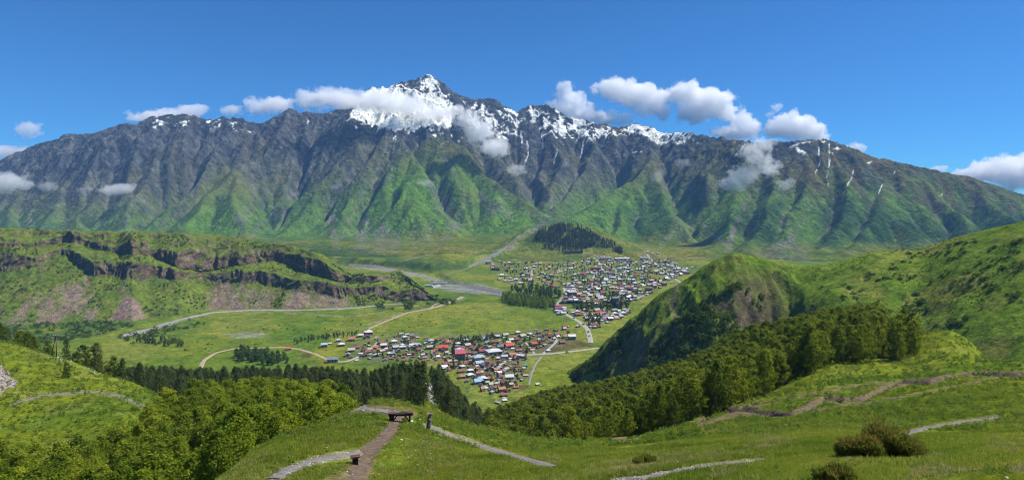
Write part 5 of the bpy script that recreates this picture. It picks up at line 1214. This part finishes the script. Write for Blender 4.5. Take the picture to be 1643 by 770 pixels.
for (px, py, wpx, lab) in [(690,727,9,1),(666,722,6,1),(671,745,9,1),(645,705,8,0),(618,712,8,1),(595,760,12,0),(838,746,9,1),(696,756,7,1),(655,733,6,0),(560,650,6,1),(575,641,6,0),(480,712,5,1),(525,718,9,1),(488,722,7,0),(652,755,7,1),(705,738,6,1),(740,700,4,1),(610,685,5,0),
        (1500,705,7,0),(1592,707,14,0),(1535,726,14,0),(1590,760,12,0),(1615,766,10,0),(1460,762,11,0),(1310,730,8,0),(1080,741,6,0),(1035,727,3,0),(1240,730,6,0),(1395,745,8,0),(1640,715,9,0),(1300,742,7,0),(1572,738,5,0),(985,708,5,0),(1005,716,4,0),(67,650,5,0),(30,640,3,0),(1130,765,6,0)]:
    p = hit(px, py, NL)
    if p is None: continue
    s_ = wpx*p.y/FPX*.5
    o = obj('stone', random.choice(ROCKS), None, p-Vector((0, 0, s_*.08)), (random.uniform(-.2, .2), random.uniform(-.2, .2), random.uniform(0, 6)), (s_, s_*random.uniform(.5, .9), s_*random.uniform(.5, .8)))
    if lab: tag(o, 'flat pale stone lying in the grass of the knoll with the bench', 'stone', 'pale stones on the knoll')
    elif px < 100: tag(o, 'small pale stone in the meadow below the wooden pole', 'stone', 'stones of the pole meadow')
    elif px < 900: tag(o, 'pale stone half sunk at the edge of the brown worn path', 'stone', 'stones at the worn path')
    else: tag(o, 'pale flat stone in the short grass round the juniper bushes', 'stone', 'stones round the junipers')
M['old_wood'] = plain('dark_wood', (.030,.020,.017), .75, 4, .4); M['red_wood'] = plain('red_brown_board', (.115,.055,.050), .6, 4, .3)
# seat block by the worn path
def seat_block(px, py, h, w_, rz, label, tilt=0):
    p = hit(px, py, NL, 30); root = empty('wooden_stool', p, rz)
    b = MB()
    for k in range(3): b.box(((k-1)*w_*.31, 0, h/2-.1), (w_*.30, w_*.62, h+.2))
    for i, k in enumerate((-1, 0, 1)):
        q = MB(); q.box((k*w_*.31, 0, h/2-.15), (w_*.295, w_*.62, h+.3)); obj('post', q.mesh('post', M['old_wood']), root)
    for k in (-1, 1):
        q = MB(); q.box((0, k*w_*.27, 0), (w_*1.55, w_*.5, .07)); o = obj('seat_board', q.mesh('seat_board', M['red_wood']), root, (0, 0, h+.035), (tilt, 0, 0))
    tag(root, label, 'stool')
seat_block(570, 746, .50, .36, .3, 'short dark wooden stool with red-brown boards where grey path meets brown path')
# bench with braced frame
pc = hit(643, 678, NL, 30); pa, pb = pc+Vector((-.72, .05, 0)), pc+Vector((.68, .22, 0))
base = Vector(((pa.x+pb.x)/2, (pa.y+pb.y)/2, min(pa.z, pb.z))); Lb = (pb-pa).length; ang = math.atan2(pb.y-pa.y, pb.x-pa.x)
root = empty('wooden_bench', base, ang); Hs = .66
b = MB(); b.box((0, -.12, Hs-.05), (Lb+.5, .10, .10)); obj('rail', b.mesh('rail', M['old_wood']), root)
b = MB(); b.box((0, .12, Hs-.05), (Lb+.5, .10, .10)); obj('rail', b.mesh('rail', M['old_wood']), root)
for k in (-1, 0, 1):
    b = MB(); b.box((0, k*.16, Hs+.03), (Lb*.98, .15, .055)); obj('seat_board', b.mesh('seat_board', M['old_wood']), root)
for sx, wd, bw in ((-1, .36, .56), (1, .12, .46)):
    b = MB(); b.box((sx*Lb/2, 0, Hs/2-.3), (wd, .36, Hs+.5)); obj('leg', b.mesh('leg', M['old_wood']), root)
    b = MB(); b.box((sx*Lb/2, 0, Hs+.10), (bw, .55, .08)); obj('end_board', b.mesh('end_board', M['red_wood']), root)
    b = MB(); b.tube([(sx*Lb*.46, 0, .06), (sx*Lb*.20, 0, Hs-.1)], .05, 6); obj('brace', b.mesh('brace', M['old_wood']), root)
tag(root, 'dark wooden bench with diagonal braces and red-brown end boards on the knoll', 'bench')
# bin beneath / beside, dark stump-like stone post, dark stone
p = hit(687, 690, NL, 30); root = empty('stone_post', p, .2)
b = MB(); random.seed(9); prev = None
for k in range(9):
    a = k*.15; b.tube([(random.uniform(-.04, .04)+.02*k, random.uniform(-.04, .04), a-.1), (random.uniform(-.04, .04)+.02*k, 0, a+.10)], [random.uniform(.14, .21), random.uniform(.12, .19)], 7)
obj('shaft', b.mesh('shaft', M['dark_rock']), root)
o = obj('cap_stone', ROCKS[1], root, (-.02, 0, 1.28), (0, .1, .5), (.17, .15, .10)); setmat(o, M['scree_rock'])
tag(root, 'rough dark stone post with a pale cap stone beside the grey path', 'post')
p = hit(704, 700, NL, 30); o = obj('stone', rock_mesh('stone', 33, M['dark_rock'], .8), None, p, (0, 0, .4), (.26, .24, .26)); tag(o, 'dark round stone in grass below the stone post', 'stone')
for (px, py, wpx) in ((660,676,10),(668,678,8),(655,679,9),(673,673,6)):
    p = hit(px, py, NL, 30); s_ = wpx*p.y/FPX*.5; o = obj('stone_slab', random.choice(ROCKS), None, p+Vector((0, 0, .04)), (0, .1, random.uniform(0, 6)), (s_, s_*.6, s_*.35)); tag(o, 'pale stone slab heaped beside the bench and stone post', 'stone', 'slabs beside the bench')
# power pole on the left meadow
pl_ = hit(91, 569, NL, 30); root = empty('utility_pole', pl_, .15)
M['pole'] = plain('weathered_pole', (.13,.10,.08), .85, 1.5, .35); hp = 8.2
b = MB(); b.tube([(0, 0, -.6), (-.1, 0, hp*.5), (-.28, 0, hp)], [.17, .14, .11], 8); obj('pole', b.mesh('pole', M['pole'], True), root)
b = MB(); b.tube([(-1.9, .2, -.6), (-.36, .02, hp*.86)], [.15, .11], 8); obj('strut', b.mesh('strut', M['pole'], True), root)
b = MB(); b.box((-.26, -.16, hp*.88), (1.7, .12, .14)); obj('cross_arm', b.mesh('cross_arm', M['pole']), root)
b = MB(); b.tube([(0, 0, 0), (0, 0, .12), (0, 0, .28)], [.05, .09, .06], 8); im = b.mesh('insulator', M['roof_silver'], True)
for x in (-.95, -.26, .43): obj('insulator', im, root, (x, -.16, hp*.88+.06))
tag(root, 'leaning wooden utility pole with a diagonal strut on the meadow', 'pole')
# lone small tree on the meadow
p = hit(107, 606, NL, 30); tree('thicket', 'small_tree', p-Vector((0, 0, .1)), 4.4, 7.2, 'lone small round tree casting shadow on the open meadow', None)
pu = rng.randint(0, NUP, 9000); pv_ = rng.randint(5, 76, 9000); sel = (UP[pu] < 600) & (cl[pu, pv_] < .3) & ((scp[pu, pv_] > .3) | (rng.rand(9000) < .3)); pu, pv_ = pu[sel][:1500], pv_[sel][:1500]
s_, r2 = ups(len(pu), .4, 1.0, .5); s_ *= (rng.rand(len(pu), 1)**3*1.6+.35); scatter('talus_boulders', [shape_obj('boulder_shape', rock_mesh('boulder_shape', 60+k, M['scree_rock'], .8)) for k in range(3)], np.stack([XP[pu, pv_], YP[pu, pv_], ZP[pu, pv_]], 1), s_, r2, 'fallen grey-pink boulders on the talus below the plateau cliffs', 'boulders')
# stone heap at the left edge
pts_ = []
r_ = np.random.RandomState(3)
for _ in range(2600):
    a, b = r_.uniform(-60, 28), r_.uniform(584, 640)
    if poly_mask(np.array([a]), np.array([b]), [(-60,590),(0,587),(12,595),(16,606),(28,612),(20,622),(6,626),(0,634),(-60,640)], .01)[0] > .5:
        h = hit(a, b, NL)
        if h: pts_.append(h)
RS = [shape_obj('rock_shape', rock_mesh('rock_shape', 40+k, M['scree_rock'], .7)) for k in range(3)]
s_, r2 = ups(len(pts_), .18, .6, .5); scatter('stone_heap', RS, [tuple(p) for p in pts_], s_, r2, 'heap of broken grey-pink stones on the meadow edge', 'stones')
WR = [shape_obj('pale_shape', ROCKS[k]) for k in range(3)]
pts_ = []
for _ in range(3000):
    a, b = r_.uniform(60, 300), r_.uniform(560, 640)
    if poly_mask(np.array([a]), np.array([b]), [(70,572),(100,572),(140,582),(200,594),(250,608),(290,628),(280,634),(240,620),(180,608),(150,600),(100,582)], .01)[0] > .5 and fbm(np.array(a/14), np.array(b/8), 2, 701) > .0:
        h = hit(a, b, NL)
        if h and h.y < 260: pts_.append(h)
s_, r2 = ups(len(pts_), .12, .42, .4); scatter('pale_pebbles', WR, [tuple(p) for p in pts_[:420]], s_[:420], r2[:420], 'band of small white stones along the meadow crest', 'stones')
# --- juniper bushes
def jm():
    m, n, b = new_mat('juniper'); at = N(n, 'ShaderNodeAttribute', attribute_name='tip'); geo = N(n, 'ShaderNodeNewGeometry')
    c = ramp(n, at.outputs['Fac'], [(0, (.045,.060,.012)), (.45, (.130,.175,.024)), (.85, (.215,.235,.045)), (1, (.330,.210,.055))])
    c = mulc(n, c, ramp(n, geo.outputs['Random Per Island'], [(0, (.6,.65,.6)), (1, (1.35,1.25,1.1))]))
    n.links.new(c, b.inputs['Base Color']); b.inputs['Roughness'].default_value = .8
    out = [x for x in n.nodes if x.type == 'OUTPUT_MATERIAL'][0]; t = N(n, 'ShaderNodeBsdfTranslucent'); n.links.new(c, t.inputs['Color']); mx = N(n, 'ShaderNodeMixShader'); mx.inputs[0].default_value = .4
    n.links.new(b.outputs[0], mx.inputs[1]); n.links.new(t.outputs[0], mx.inputs[2]); n.links.new(mx.outputs[0], out.inputs[0]); return m
M['juniper'] = jm()
def juniper(center, rx, ry, hz, nspray, seed, label):
    """upright sprays of scale-leaf twigs on woody branches"""
    r_ = np.random.RandomState(seed); V, T = [], []; wood = MB(); lob = [(-.72*rx, .1*ry, .62), (-.42*rx, -.3*ry, .70), (-.15*rx, .2*ry, .72), (.12*rx, .35*ry, 1.12), (.30*rx, -.1*ry, .98), (.55*rx, -.3*ry, .66), (.80*rx, 0, .56)]
    root = empty('juniper_bush', center)
    k = 0
    while k < nspray:
        lx, ly, lh = lob[r_.randint(7)]; a = r_.rand()*2*PI; q = math.sqrt(r_.rand())
        x, y = lx+math.cos(a)*q*rx*.26, ly+math.sin(a)*q*ry*.5
        e = (x/rx)**2+(y/ry)**2
        if e > 1.05: continue
        top = hz*lh*(1-.45*q*q)*r_.uniform(.75, 1.12)
        zb = top*r_.uniform(.15, .75)
        g0 = gz(center.x+x, center.y+y)-center.z
        p0 = np.array([x, y, g0+zb*.55]); d = np.array([x/rx*.45+r_.normal()*.22, y/ry*.45+r_.normal()*.22, 1.0]); d /= np.linalg.norm(d)
        l = max(.14, top-zb*.55)*r_.uniform(.55, 1.0)
        if k % 9 == 0: wood.tube([(x*.35, y*.35, g0*.5-.05), tuple(p0), tuple(p0+d*l*.6)], [.022, .014, .005], 4)
        n = 30; t = r_.rand(n)**.7
        cen = p0+d*l*t[:, None]+r_.normal(size=(n, 3))*(.030+.05*(1-t))[:, None]
        nv = r_.normal(size=(n, 3)); tw = d*1.2+nv*.55+np.array([0, 0, .3]); tw /= np.linalg.norm(tw, axis=1, keepdims=True)
        sd = np.cross(tw, r_.normal(size=(n, 3))); sd /= np.linalg.norm(sd, axis=1, keepdims=True); ln = r_.uniform(.05, .12, n)[:, None]
        V.append(np.stack([cen-sd*.014, cen+sd*.014, cen+tw*ln], 1).reshape(-1, 3)); hgt = np.clip(t*.75+.2*r_.rand(n)+(.22 if r_.rand() < .25 else 0), 0, 1)
        T.append(np.repeat(hgt, 3)); k += 1
    V = np.concatenate(V); T = np.concatenate(T).astype(np.float32)
    me = fast_mesh('foliage', V, np.arange(len(V)).reshape(-1, 3), M['juniper']); at = me.attributes.new('tip', 'FLOAT', 'POINT'); at.data.foreach_set('value', T)
    obj('foliage', me, root); obj('branches', wood.mesh('branches', M['pine_bark']), root)['kind'] = 'stuff'
    tag(root, label, 'bush')
pj = hit(1410, 735, NL, 30); k = pj.y/FPX
juniper(pj, 58*k, .8, 60*k, 1900, 5, 'large spreading juniper bush with rusty tips beside the pale gravel path')
pj = hit(1338, 770, NL, 30); k = pj.y/FPX; juniper(pj, 22*k, .3, 22*k, 260, 6, 'small rusty juniper just below the large spreading juniper')
pj = hit(1034, 743, NL, 30); k = pj.y/FPX; juniper(pj, 15*k, .4, 14*k, 220, 7, 'small round juniper alone in the grass of the hollow')
# --- grass and herbs (uncountable)
M['grass'] = leaf_mat('grass_blades', [(.130,.180,.016), (.195,.248,.026), (.285,.295,.075)], .5, .35, .16)
M['herb'] = leaf_mat('herb_leaves', [(.085,.145,.016), (.140,.215,.024), (.200,.250,.050)], .45, .35, .05)
def tuft(seed, n, h, spread):
    r_ = np.random.RandomState(seed); v, f = [], []
    for i in range(n):
        a = r_.rand()*6.28; b0 = np.array([r_.normal()*spread*.4, r_.normal()*spread*.4, -.02]); hh_ = h*r_.uniform(.5, 1.15); ln = np.array([math.cos(a), math.sin(a), 0])*hh_*r_.uniform(.1, .7)
        w_ = np.array([-math.sin(a), math.cos(a), 0])*.010*(1+h*2); k = len(v)
        v += [b0-w_, b0+w_, b0+ln*.4+w_*.7+[0, 0, hh_*.6], b0+ln*.4-w_*.7+[0, 0, hh_*.6], b0+ln+[0, 0, hh_]]
        f += [(k, k+1, k+2, k+3), (k+3, k+2, k+4)]
    return mesh('tuft', v, f, M['grass'])
TU = [shape_obj('tuft_shape', tuft(s_, 12, .26, .22)) for s_ in range(4)]
HB = [shape_obj('herb_shape', crown_mesh('herb', .34, 0, .26, rd, 9, 7, .11, .13, M['herb'], 300+s_, .6)) for s_ in range(3)]
def ground_points(n, Y0, Y1, u0, u1, seed, keep=None):
    r_ = np.random.RandomState(seed); Y = np.exp(r_.uniform(math.log(Y0), math.log(Y1), n)); u = r_.uniform(u0, u1, n); x = (u-CX)/FPX*Y
    L = LAYERS['near']; z = L.z_uY(u, Y)
    dz = L.z_uY(u, Y*1.01); slope_y = (dz-z)/(Y*.01)
    ui = np.clip(((u-L.u0)/(L.u1-L.u0)*(L.nu-1)).astype(int), 0, L.nu-1); yi = np.clip(np.searchsorted(L.Y, Y), 0, len(L.Y)-1)
    m = dirt[ui, yi] < .35
    py = HY-FPX*z/Y
    for pl2, wd in PATHS: m &= polyseg_dist(u, py, pl2)[0] > wd*(.75+.5*r_.rand(n))
    if keep is not None: m &= keep(u, Y, py)
    return x[m], Y[m], z[m]
PATHS = [([(440,768),(470,750),(505,738),(545,731),(578,726)], 9), ([(545,657),(585,655),(640,662)], 5), ([(684,683),(720,697),(760,711),(800,724),(840,735),(888,749)], 5), ([(985,770),(1040,766),(1100,752),(1150,745),(1225,737)], 5), ([(1448,700),(1470,690),(1510,682),(1600,669)], 5)]
x, y, z = ground_points(190000, 10.5, 120, 300, 1680, 61, lambda u, Y, py: rng.rand(len(u)) < np.interp(Y, [60, 120], [1, .25]))
n = len(x); sz = np.interp(fbm(x/3, y/3, 3, 711), [-.5, .5], [.35, 1.25])*rng.uniform(.6, 1.2, n)*np.interp(y, [10, 30, 75, 120], [.40, .62, 1.1, 1.5])
scatter('grass', TU, np.stack([x, y, z], 1), np.stack([sz*1.2, sz*1.2, sz], 1), np.stack([rng.normal(size=n)*.15, rng.normal(size=n)*.15, rng.uniform(0, 6.28, n)], 1), 'short green mountain grass covering the foreground slope', 'grass')
x, y, z = ground_points(70000, 45, 300, -60, 1680, 62, lambda u, Y, py: (fbm(u/9, py/4, 2, 715) > -.15))
n = len(x); sz = np.interp(y, [45, 150, 300], [.8, 1.7, 2.4])*rng.uniform(.4, 1.15, n)
scatter('hillside_herbs', HB, np.stack([x, y, z-.03], 1), np.stack([sz, sz, sz*.7], 1), np.stack([rng.normal(size=n)*.1, rng.normal(size=n)*.1, rng.uniform(0, 6.28, n)], 1), 'leafy herbs and weeds covering the hillside', 'herbs')
x, y, z = ground_points(16000, 11, 45, 300, 1680, 63, lambda u, Y, py: fbm(u/40, py/20, 2, 717) > .05)
n = len(x); sz = rng.uniform(.12, .30, n)
scatter('meadow_herbs', HB, np.stack([x, y, z-.02], 1), np.stack([sz, sz, sz*.7], 1), np.stack([rng.normal(size=n)*.1, rng.normal(size=n)*.1, rng.uniform(0, 6.28, n)], 1), 'patches of low leafy herbs in the foreground grass', 'herbs')

M['straw'] = leaf_mat('dry_blades', [(.220,.190,.070), (.300,.265,.110), (.380,.340,.160)], .4, .3)
def dry(seed):
    me = tuft(seed, 10, .30, .16); me.materials.clear(); me.materials.append(M['straw']); return me
DT = [shape_obj('dry_tuft_shape', dry(20+s_)) for s_ in range(3)]
x, y, z = ground_points(60000, 11, 95, 300, 1680, 64, lambda u, Y, py: fbm(u/55, py/22, 3, 719) > .12)
n = len(x); sz = rng.uniform(.35, .9, n)*np.interp(y, [10, 30, 75], [.5, .75, 1.2])
scatter('dry_grass', DT, np.stack([x, y, z], 1), np.stack([sz, sz, sz], 1), np.stack([rng.normal(size=n)*.2, rng.normal(size=n)*.2, rng.uniform(0, 6.28, n)], 1), 'straw-coloured dry grass in patches of the foreground slope', 'grass')
gp_ = []
for pl2, wd in PATHS+[([(640,668),(628,690),(612,706),(590,724),(575,748),(562,770)], 14), ([(1150,660),(1240,664),(1305,652),(1355,643),(1420,622)], 4)]:
    for _ in range(260):
        k = random.randrange(len(pl2)-1); t = random.random(); a = lerp(pl2[k][0], pl2[k+1][0], t)+random.gauss(0, wd*.55); b = lerp(pl2[k][1], pl2[k+1][1], t)+random.gauss(0, wd*.3)
        h = hit(a, b, NL)
        if h: gp_.append(h)
s_, r2 = ups(len(gp_), .02, .09, .5); scatter('path_pebbles', RS+WR[:1], [tuple(p) for p in gp_], s_, r2, 'loose pebbles strewn along the worn footpaths', 'pebbles')
# ------------------------------------------------------------------ clouds
def cloud(cells, Y, label, dens=.020, edge=.55, nscale=None, flat=1.0, seed=0, depth=.75, name='cloud', cut=.0):
    """cells: (px, py, rx, ry) in photo pixels at depth Y -> one closed shell filled with vapour of uneven density"""
    Y = (2380+(Y-2400)*.6)*float(np.interp(np.mean([c[0] for c in cells]), [1060, 1200], [1, .8])) if Y < 5000 else Y; k = Y/FPX; E = [((c[0]-CX)*k, Y+(c[4]*k if len(c) > 4 else 0), (HY-c[1])*k, c[2]*k*1.22, c[2]*k*depth, c[3]*k*1.22) for c in cells]
    ctr = np.array([np.mean([e[0] for e in E]), np.mean([e[1] for e in E]), np.mean([e[2] for e in E])])
    # shell: marching outwards from the ellipsoids' union, per direction
    bm = bmesh.new(); R0 = max(e[3] for e in E)
    allv, allf = [], []
    nu, nv = 40, 22; dirs = []
    for j in range(nv+1):
        th = PI*j/nv
        for i in range(nu): ph = 2*PI*i/nu; dirs.append((math.sin(th)*math.cos(ph), math.sin(th)*math.sin(ph), math.cos(th)))
    D_ = np.array(dirs); ext = np.array([max(abs(e[0]-ctr[0])+e[3] for e in E), max(e[4] for e in E)+1, max(abs(e[2]-ctr[2])+e[5] for e in E)])
    D_ = D_*ext; D_ /= np.linalg.norm(D_, axis=1, keepdims=True); rr = np.zeros(len(D_))
    for e in E:
        c = (np.array(e[:3])-ctr); s_ = np.array(e[3:])*1.06
        a = ((D_/s_)**2).sum(1); b = -2*((D_/s_)*(c/s_)).sum(1); q = ((c/s_)**2).sum()-1
        ds = b*b-4*a*q; ok = ds > 0; t = np.where(ok, (-b+np.sqrt(np.maximum(ds, 0)))/(2*a), 0); rr = np.maximum(rr, t)
    rr = np.maximum(rr, np.linalg.norm(ext)*.04)
    V = (D_*rr[:, None]); F = [(j*nu+i, (j+1)*nu+i, (j+1)*nu+(i+1) % nu, j*nu+(i+1) % nu) for j in range(nv) for i in range(nu)]
    m = bpy.data.materials.new('cloud_vapour'); m.use_nodes = True; n = m.node_tree; n.nodes.clear(); out = N(n, 'ShaderNodeOutputMaterial')
    tc = N(n, 'ShaderNodeTexCoord').outputs['Object']
    ns = nscale or 1.0/(R0*.42)
    nz = noise(n, ns, 8, .68, tc)
    tot = None
    def math_(op, a, b=None, c=None):
        x = N(n, 'ShaderNodeMath', operation=op)
        for i, s_ in enumerate((a, b, c)):
            if s_ is None: continue
            if isinstance(s_, (int, float)): x.inputs[i].default_value = s_
            else: n.links.new(s_, x.inputs[i])
        return x.outputs[0]
    for e in E:
        mp = N(n, 'ShaderNodeMapping'); mp.vector_type = 'POINT'
        mp.inputs['Scale'].default_value = tuple(1/e[3+i] for i in range(3)); mp.inputs['Location'].default_value = tuple(-(e[i]-ctr[i])/e[3+i] for i in range(3))
        n.links.new(tc, mp.inputs['Vector']); ln = N(n, 'ShaderNodeVectorMath', operation='LENGTH'); n.links.new(mp.outputs[0], ln.inputs[0])
        v = math_('SUBTRACT', 1.0, ln.outputs['Value']); tot = v if tot is None else math_('SMOOTH_MAX', tot, v, .25)
    # vapour where (fill - noise) is positive
    f = math_('ADD', tot, math_('MULTIPLY', math_('SUBTRACT', nz, .5), edge*4.8)); f = math_('SUBTRACT', f, .22+cut)
    f = math_('MULTIPLY', f, 8.0); f = math_('MINIMUM', math_('MAXIMUM', f, 0.0), 1.0)
    f = math_('MULTIPLY', f, dens*1.15)
    pv2 = N(n, 'ShaderNodeVolumePrincipled'); pv2.inputs['Color'].default_value = (1, 1, 1, 1); pv2.inputs['Anisotropy'].default_value = .1
    n.links.new(f, pv2.inputs['Density']); n.links.new(pv2.outputs[0], out.inputs['Volume'])
    m.cycles.volume_step_rate = .6 if hasattr(m.cycles, 'volume_step_rate') else 1
    me = mesh(name, V, F, m, True); bm.free()
    bm = bmesh.new(); bm.from_mesh(me); bmesh.ops.remove_doubles(bm, verts=bm.verts, dist=.5); bmesh.ops.recalc_face_normals(bm, faces=bm.faces); bm.to_mesh(me); bm.free()
    o = obj(name, me, None, ctr); tag(o, label, 'cloud'); return o
CL = [
 ([(560,163,40,14),(600,160,44,16),(520,156,26,10),(640,170,44,14),(690,184,36,10)], 4480, 'long bright cloud wrapped round the snowy shoulder of the peak', .016, .55),
 ([(752,192,22,16),(770,212,26,18),(792,236,26,16),(735,178,16,10)], 3950, 'slanting cloud lying on the dark flank below the snowy peak', .020, .55),
 ([(830,273,17,9),(822,268,9,6)], 3700, 'small puff of cloud in the dark gorge mouth', .010, .6),
 ([(1212,245,26,22),(1230,270,22,14),(1195,280,26,14),(1178,294,26,12),(1225,232,22,12)], 3650, 'ragged cloud drifting in front of the brown slope', .014, .7),
 ([(1260,296,15,9),(1268,290,8,6)], 3700, 'little puff of cloud on the slope beside the ragged cloud', .009, .6),
 ([(1055,283,12,10),(1062,276,8,7)], 3600, 'faint wisp of cloud above the scree run', .005, .6),
 ([(1096,262,14,7),(1088,258,8,5)], 4000, 'thin wisp of cloud over the dark upper gullies', .005, .6),
 ([(8,291,30,17),(38,296,18,9),(-20,290,24,14)], 3500, 'white cloud bank low on the slope at the end of the range', .012, .5),
 ([(78,299,16,8),(66,298,9,5)], 3500, 'pale wisp between two puffs low on the grey slope', .006, .6),
 ([(135,305,13,7),(142,303,8,5)], 3500, 'thin smoky wisp low on the grey slope', .005, .6),
 ([(188,303,28,9),(172,306,16,7),(205,300,14,6)], 3500, 'flat white cloud streak low above the pale scree', .010, .5),
 ([(538,300,9,6),(534,302,5,4)], 3300, 'tiny puff of cloud above the dark scree chute', .006, .6),
 ([(682,293,13,6),(690,296,7,5)], 3400, 'small puff of cloud on the green pyramid slope', .007, .6),
 ([(915,160,26,22),(905,178,34,16),(930,183,34,16),(905,140,14,12),(962,190,26,14)], 6900, 'tall ragged cloud rising behind the snowy saddle', .012, .5),
 ([(1000,192,18,11),(985,184,12,8)], 6900, 'small cloud just above the rounded snowy top', .009, .6),
 ([(985,142,34,18),(1020,150,40,22),(1048,165,30,22),(1062,182,18,12)], 7000, 'bright cumulus cloud standing clear above the snowy saddle', .013, .45),
 ([(1105,150,34,20),(1135,165,42,26),(1108,182,28,16),(1160,178,26,18)], 7000, 'largest bright cumulus cloud above the dark ridge', .014, .45),
 ([(1190,195,24,22),(1180,212,34,14),(1205,208,20,14),(1158,214,20,8)], 6900, 'cumulus cloud sitting on the dark ridge', .013, .45),
 ([(1275,200,36,22),(1250,208,28,16),(1300,212,30,14),(1318,220,18,8)], 6900, 'domed cumulus cloud behind the brown summit ridge', .014, .45),
 ([(1246,173,9,7),(1250,170,6,5)], 6900, 'small high scrap of cloud above the domed cumulus', .010, .6),
 ([(1236,184,8,5),(1232,185,5,4)], 6900, 'smallest scrap of cloud beside the domed cumulus', .010, .6),
 ([(1374,237,14,9),(1382,240,8,6)], 6800, 'little cloud peeping over the descending ridge', .012, .5),
 ([(1508,271,14,6),(1500,271,8,5)], 6800, 'thin cloud strip just above the descending ridge', .010, .5),
 ([(1610,272,45,22),(1650,275,50,30),(1570,280,40,13),(1690,285,50,30)], 6800, 'broad white cloud behind the low end of the ridge', .013, .45),
 ([(265,186,52,10),(310,178,26,10),(235,190,28,8)], 6900, 'long thin cloud behind the rocky left summit', .008, .55),
 ([(372,177,20,8),(362,176,10,6)], 6900, 'thin cloud scrap between the two rocky tops', .007, .6),
 ([(408,172,16,17),(440,168,32,13),(460,172,16,9)], 6900, 'two-lobed white cloud above the rocky ridge', .010, .5),
 ([(45,208,22,13),(38,204,12,9)], 7200, 'small pale cloud alone in the open sky', .006, .6),
 ([(15,245,45,10),(-30,246,40,12)], 7200, 'pale cloud bank behind the far end of the rocky ridge', .007, .5),
 ([(500,160,30,16),(520,148,20,10),(545,155,26,14)], 6900, 'wispy cloud edge streaming off the ridge', .008, .6),
]
for i, (cells, Y, lab, dn, ed) in enumerate(CL): cloud(cells, Y, lab, dn, ed, seed=i)
# ------------------------------------------------------------------ air
m = bpy.data.materials.new('haze_air'); m.use_nodes = True; n = m.node_tree; n.nodes.clear(); out = N(n, 'ShaderNodeOutputMaterial')
pv2 = N(n, 'ShaderNodeVolumePrincipled'); pv2.inputs['Color'].default_value = (.24, .50, 1.0, 1); pv2.inputs['Density'].default_value = HAZE; pv2.inputs['Anisotropy'].default_value = 0.0
n.links.new(pv2.outputs[0], out.inputs['Volume'])
b = MB(); b.box((0, 2370, 330), (10400, 4900, 1190)); o = obj('haze', b.mesh('haze', m)); o['kind'] = 'stuff'
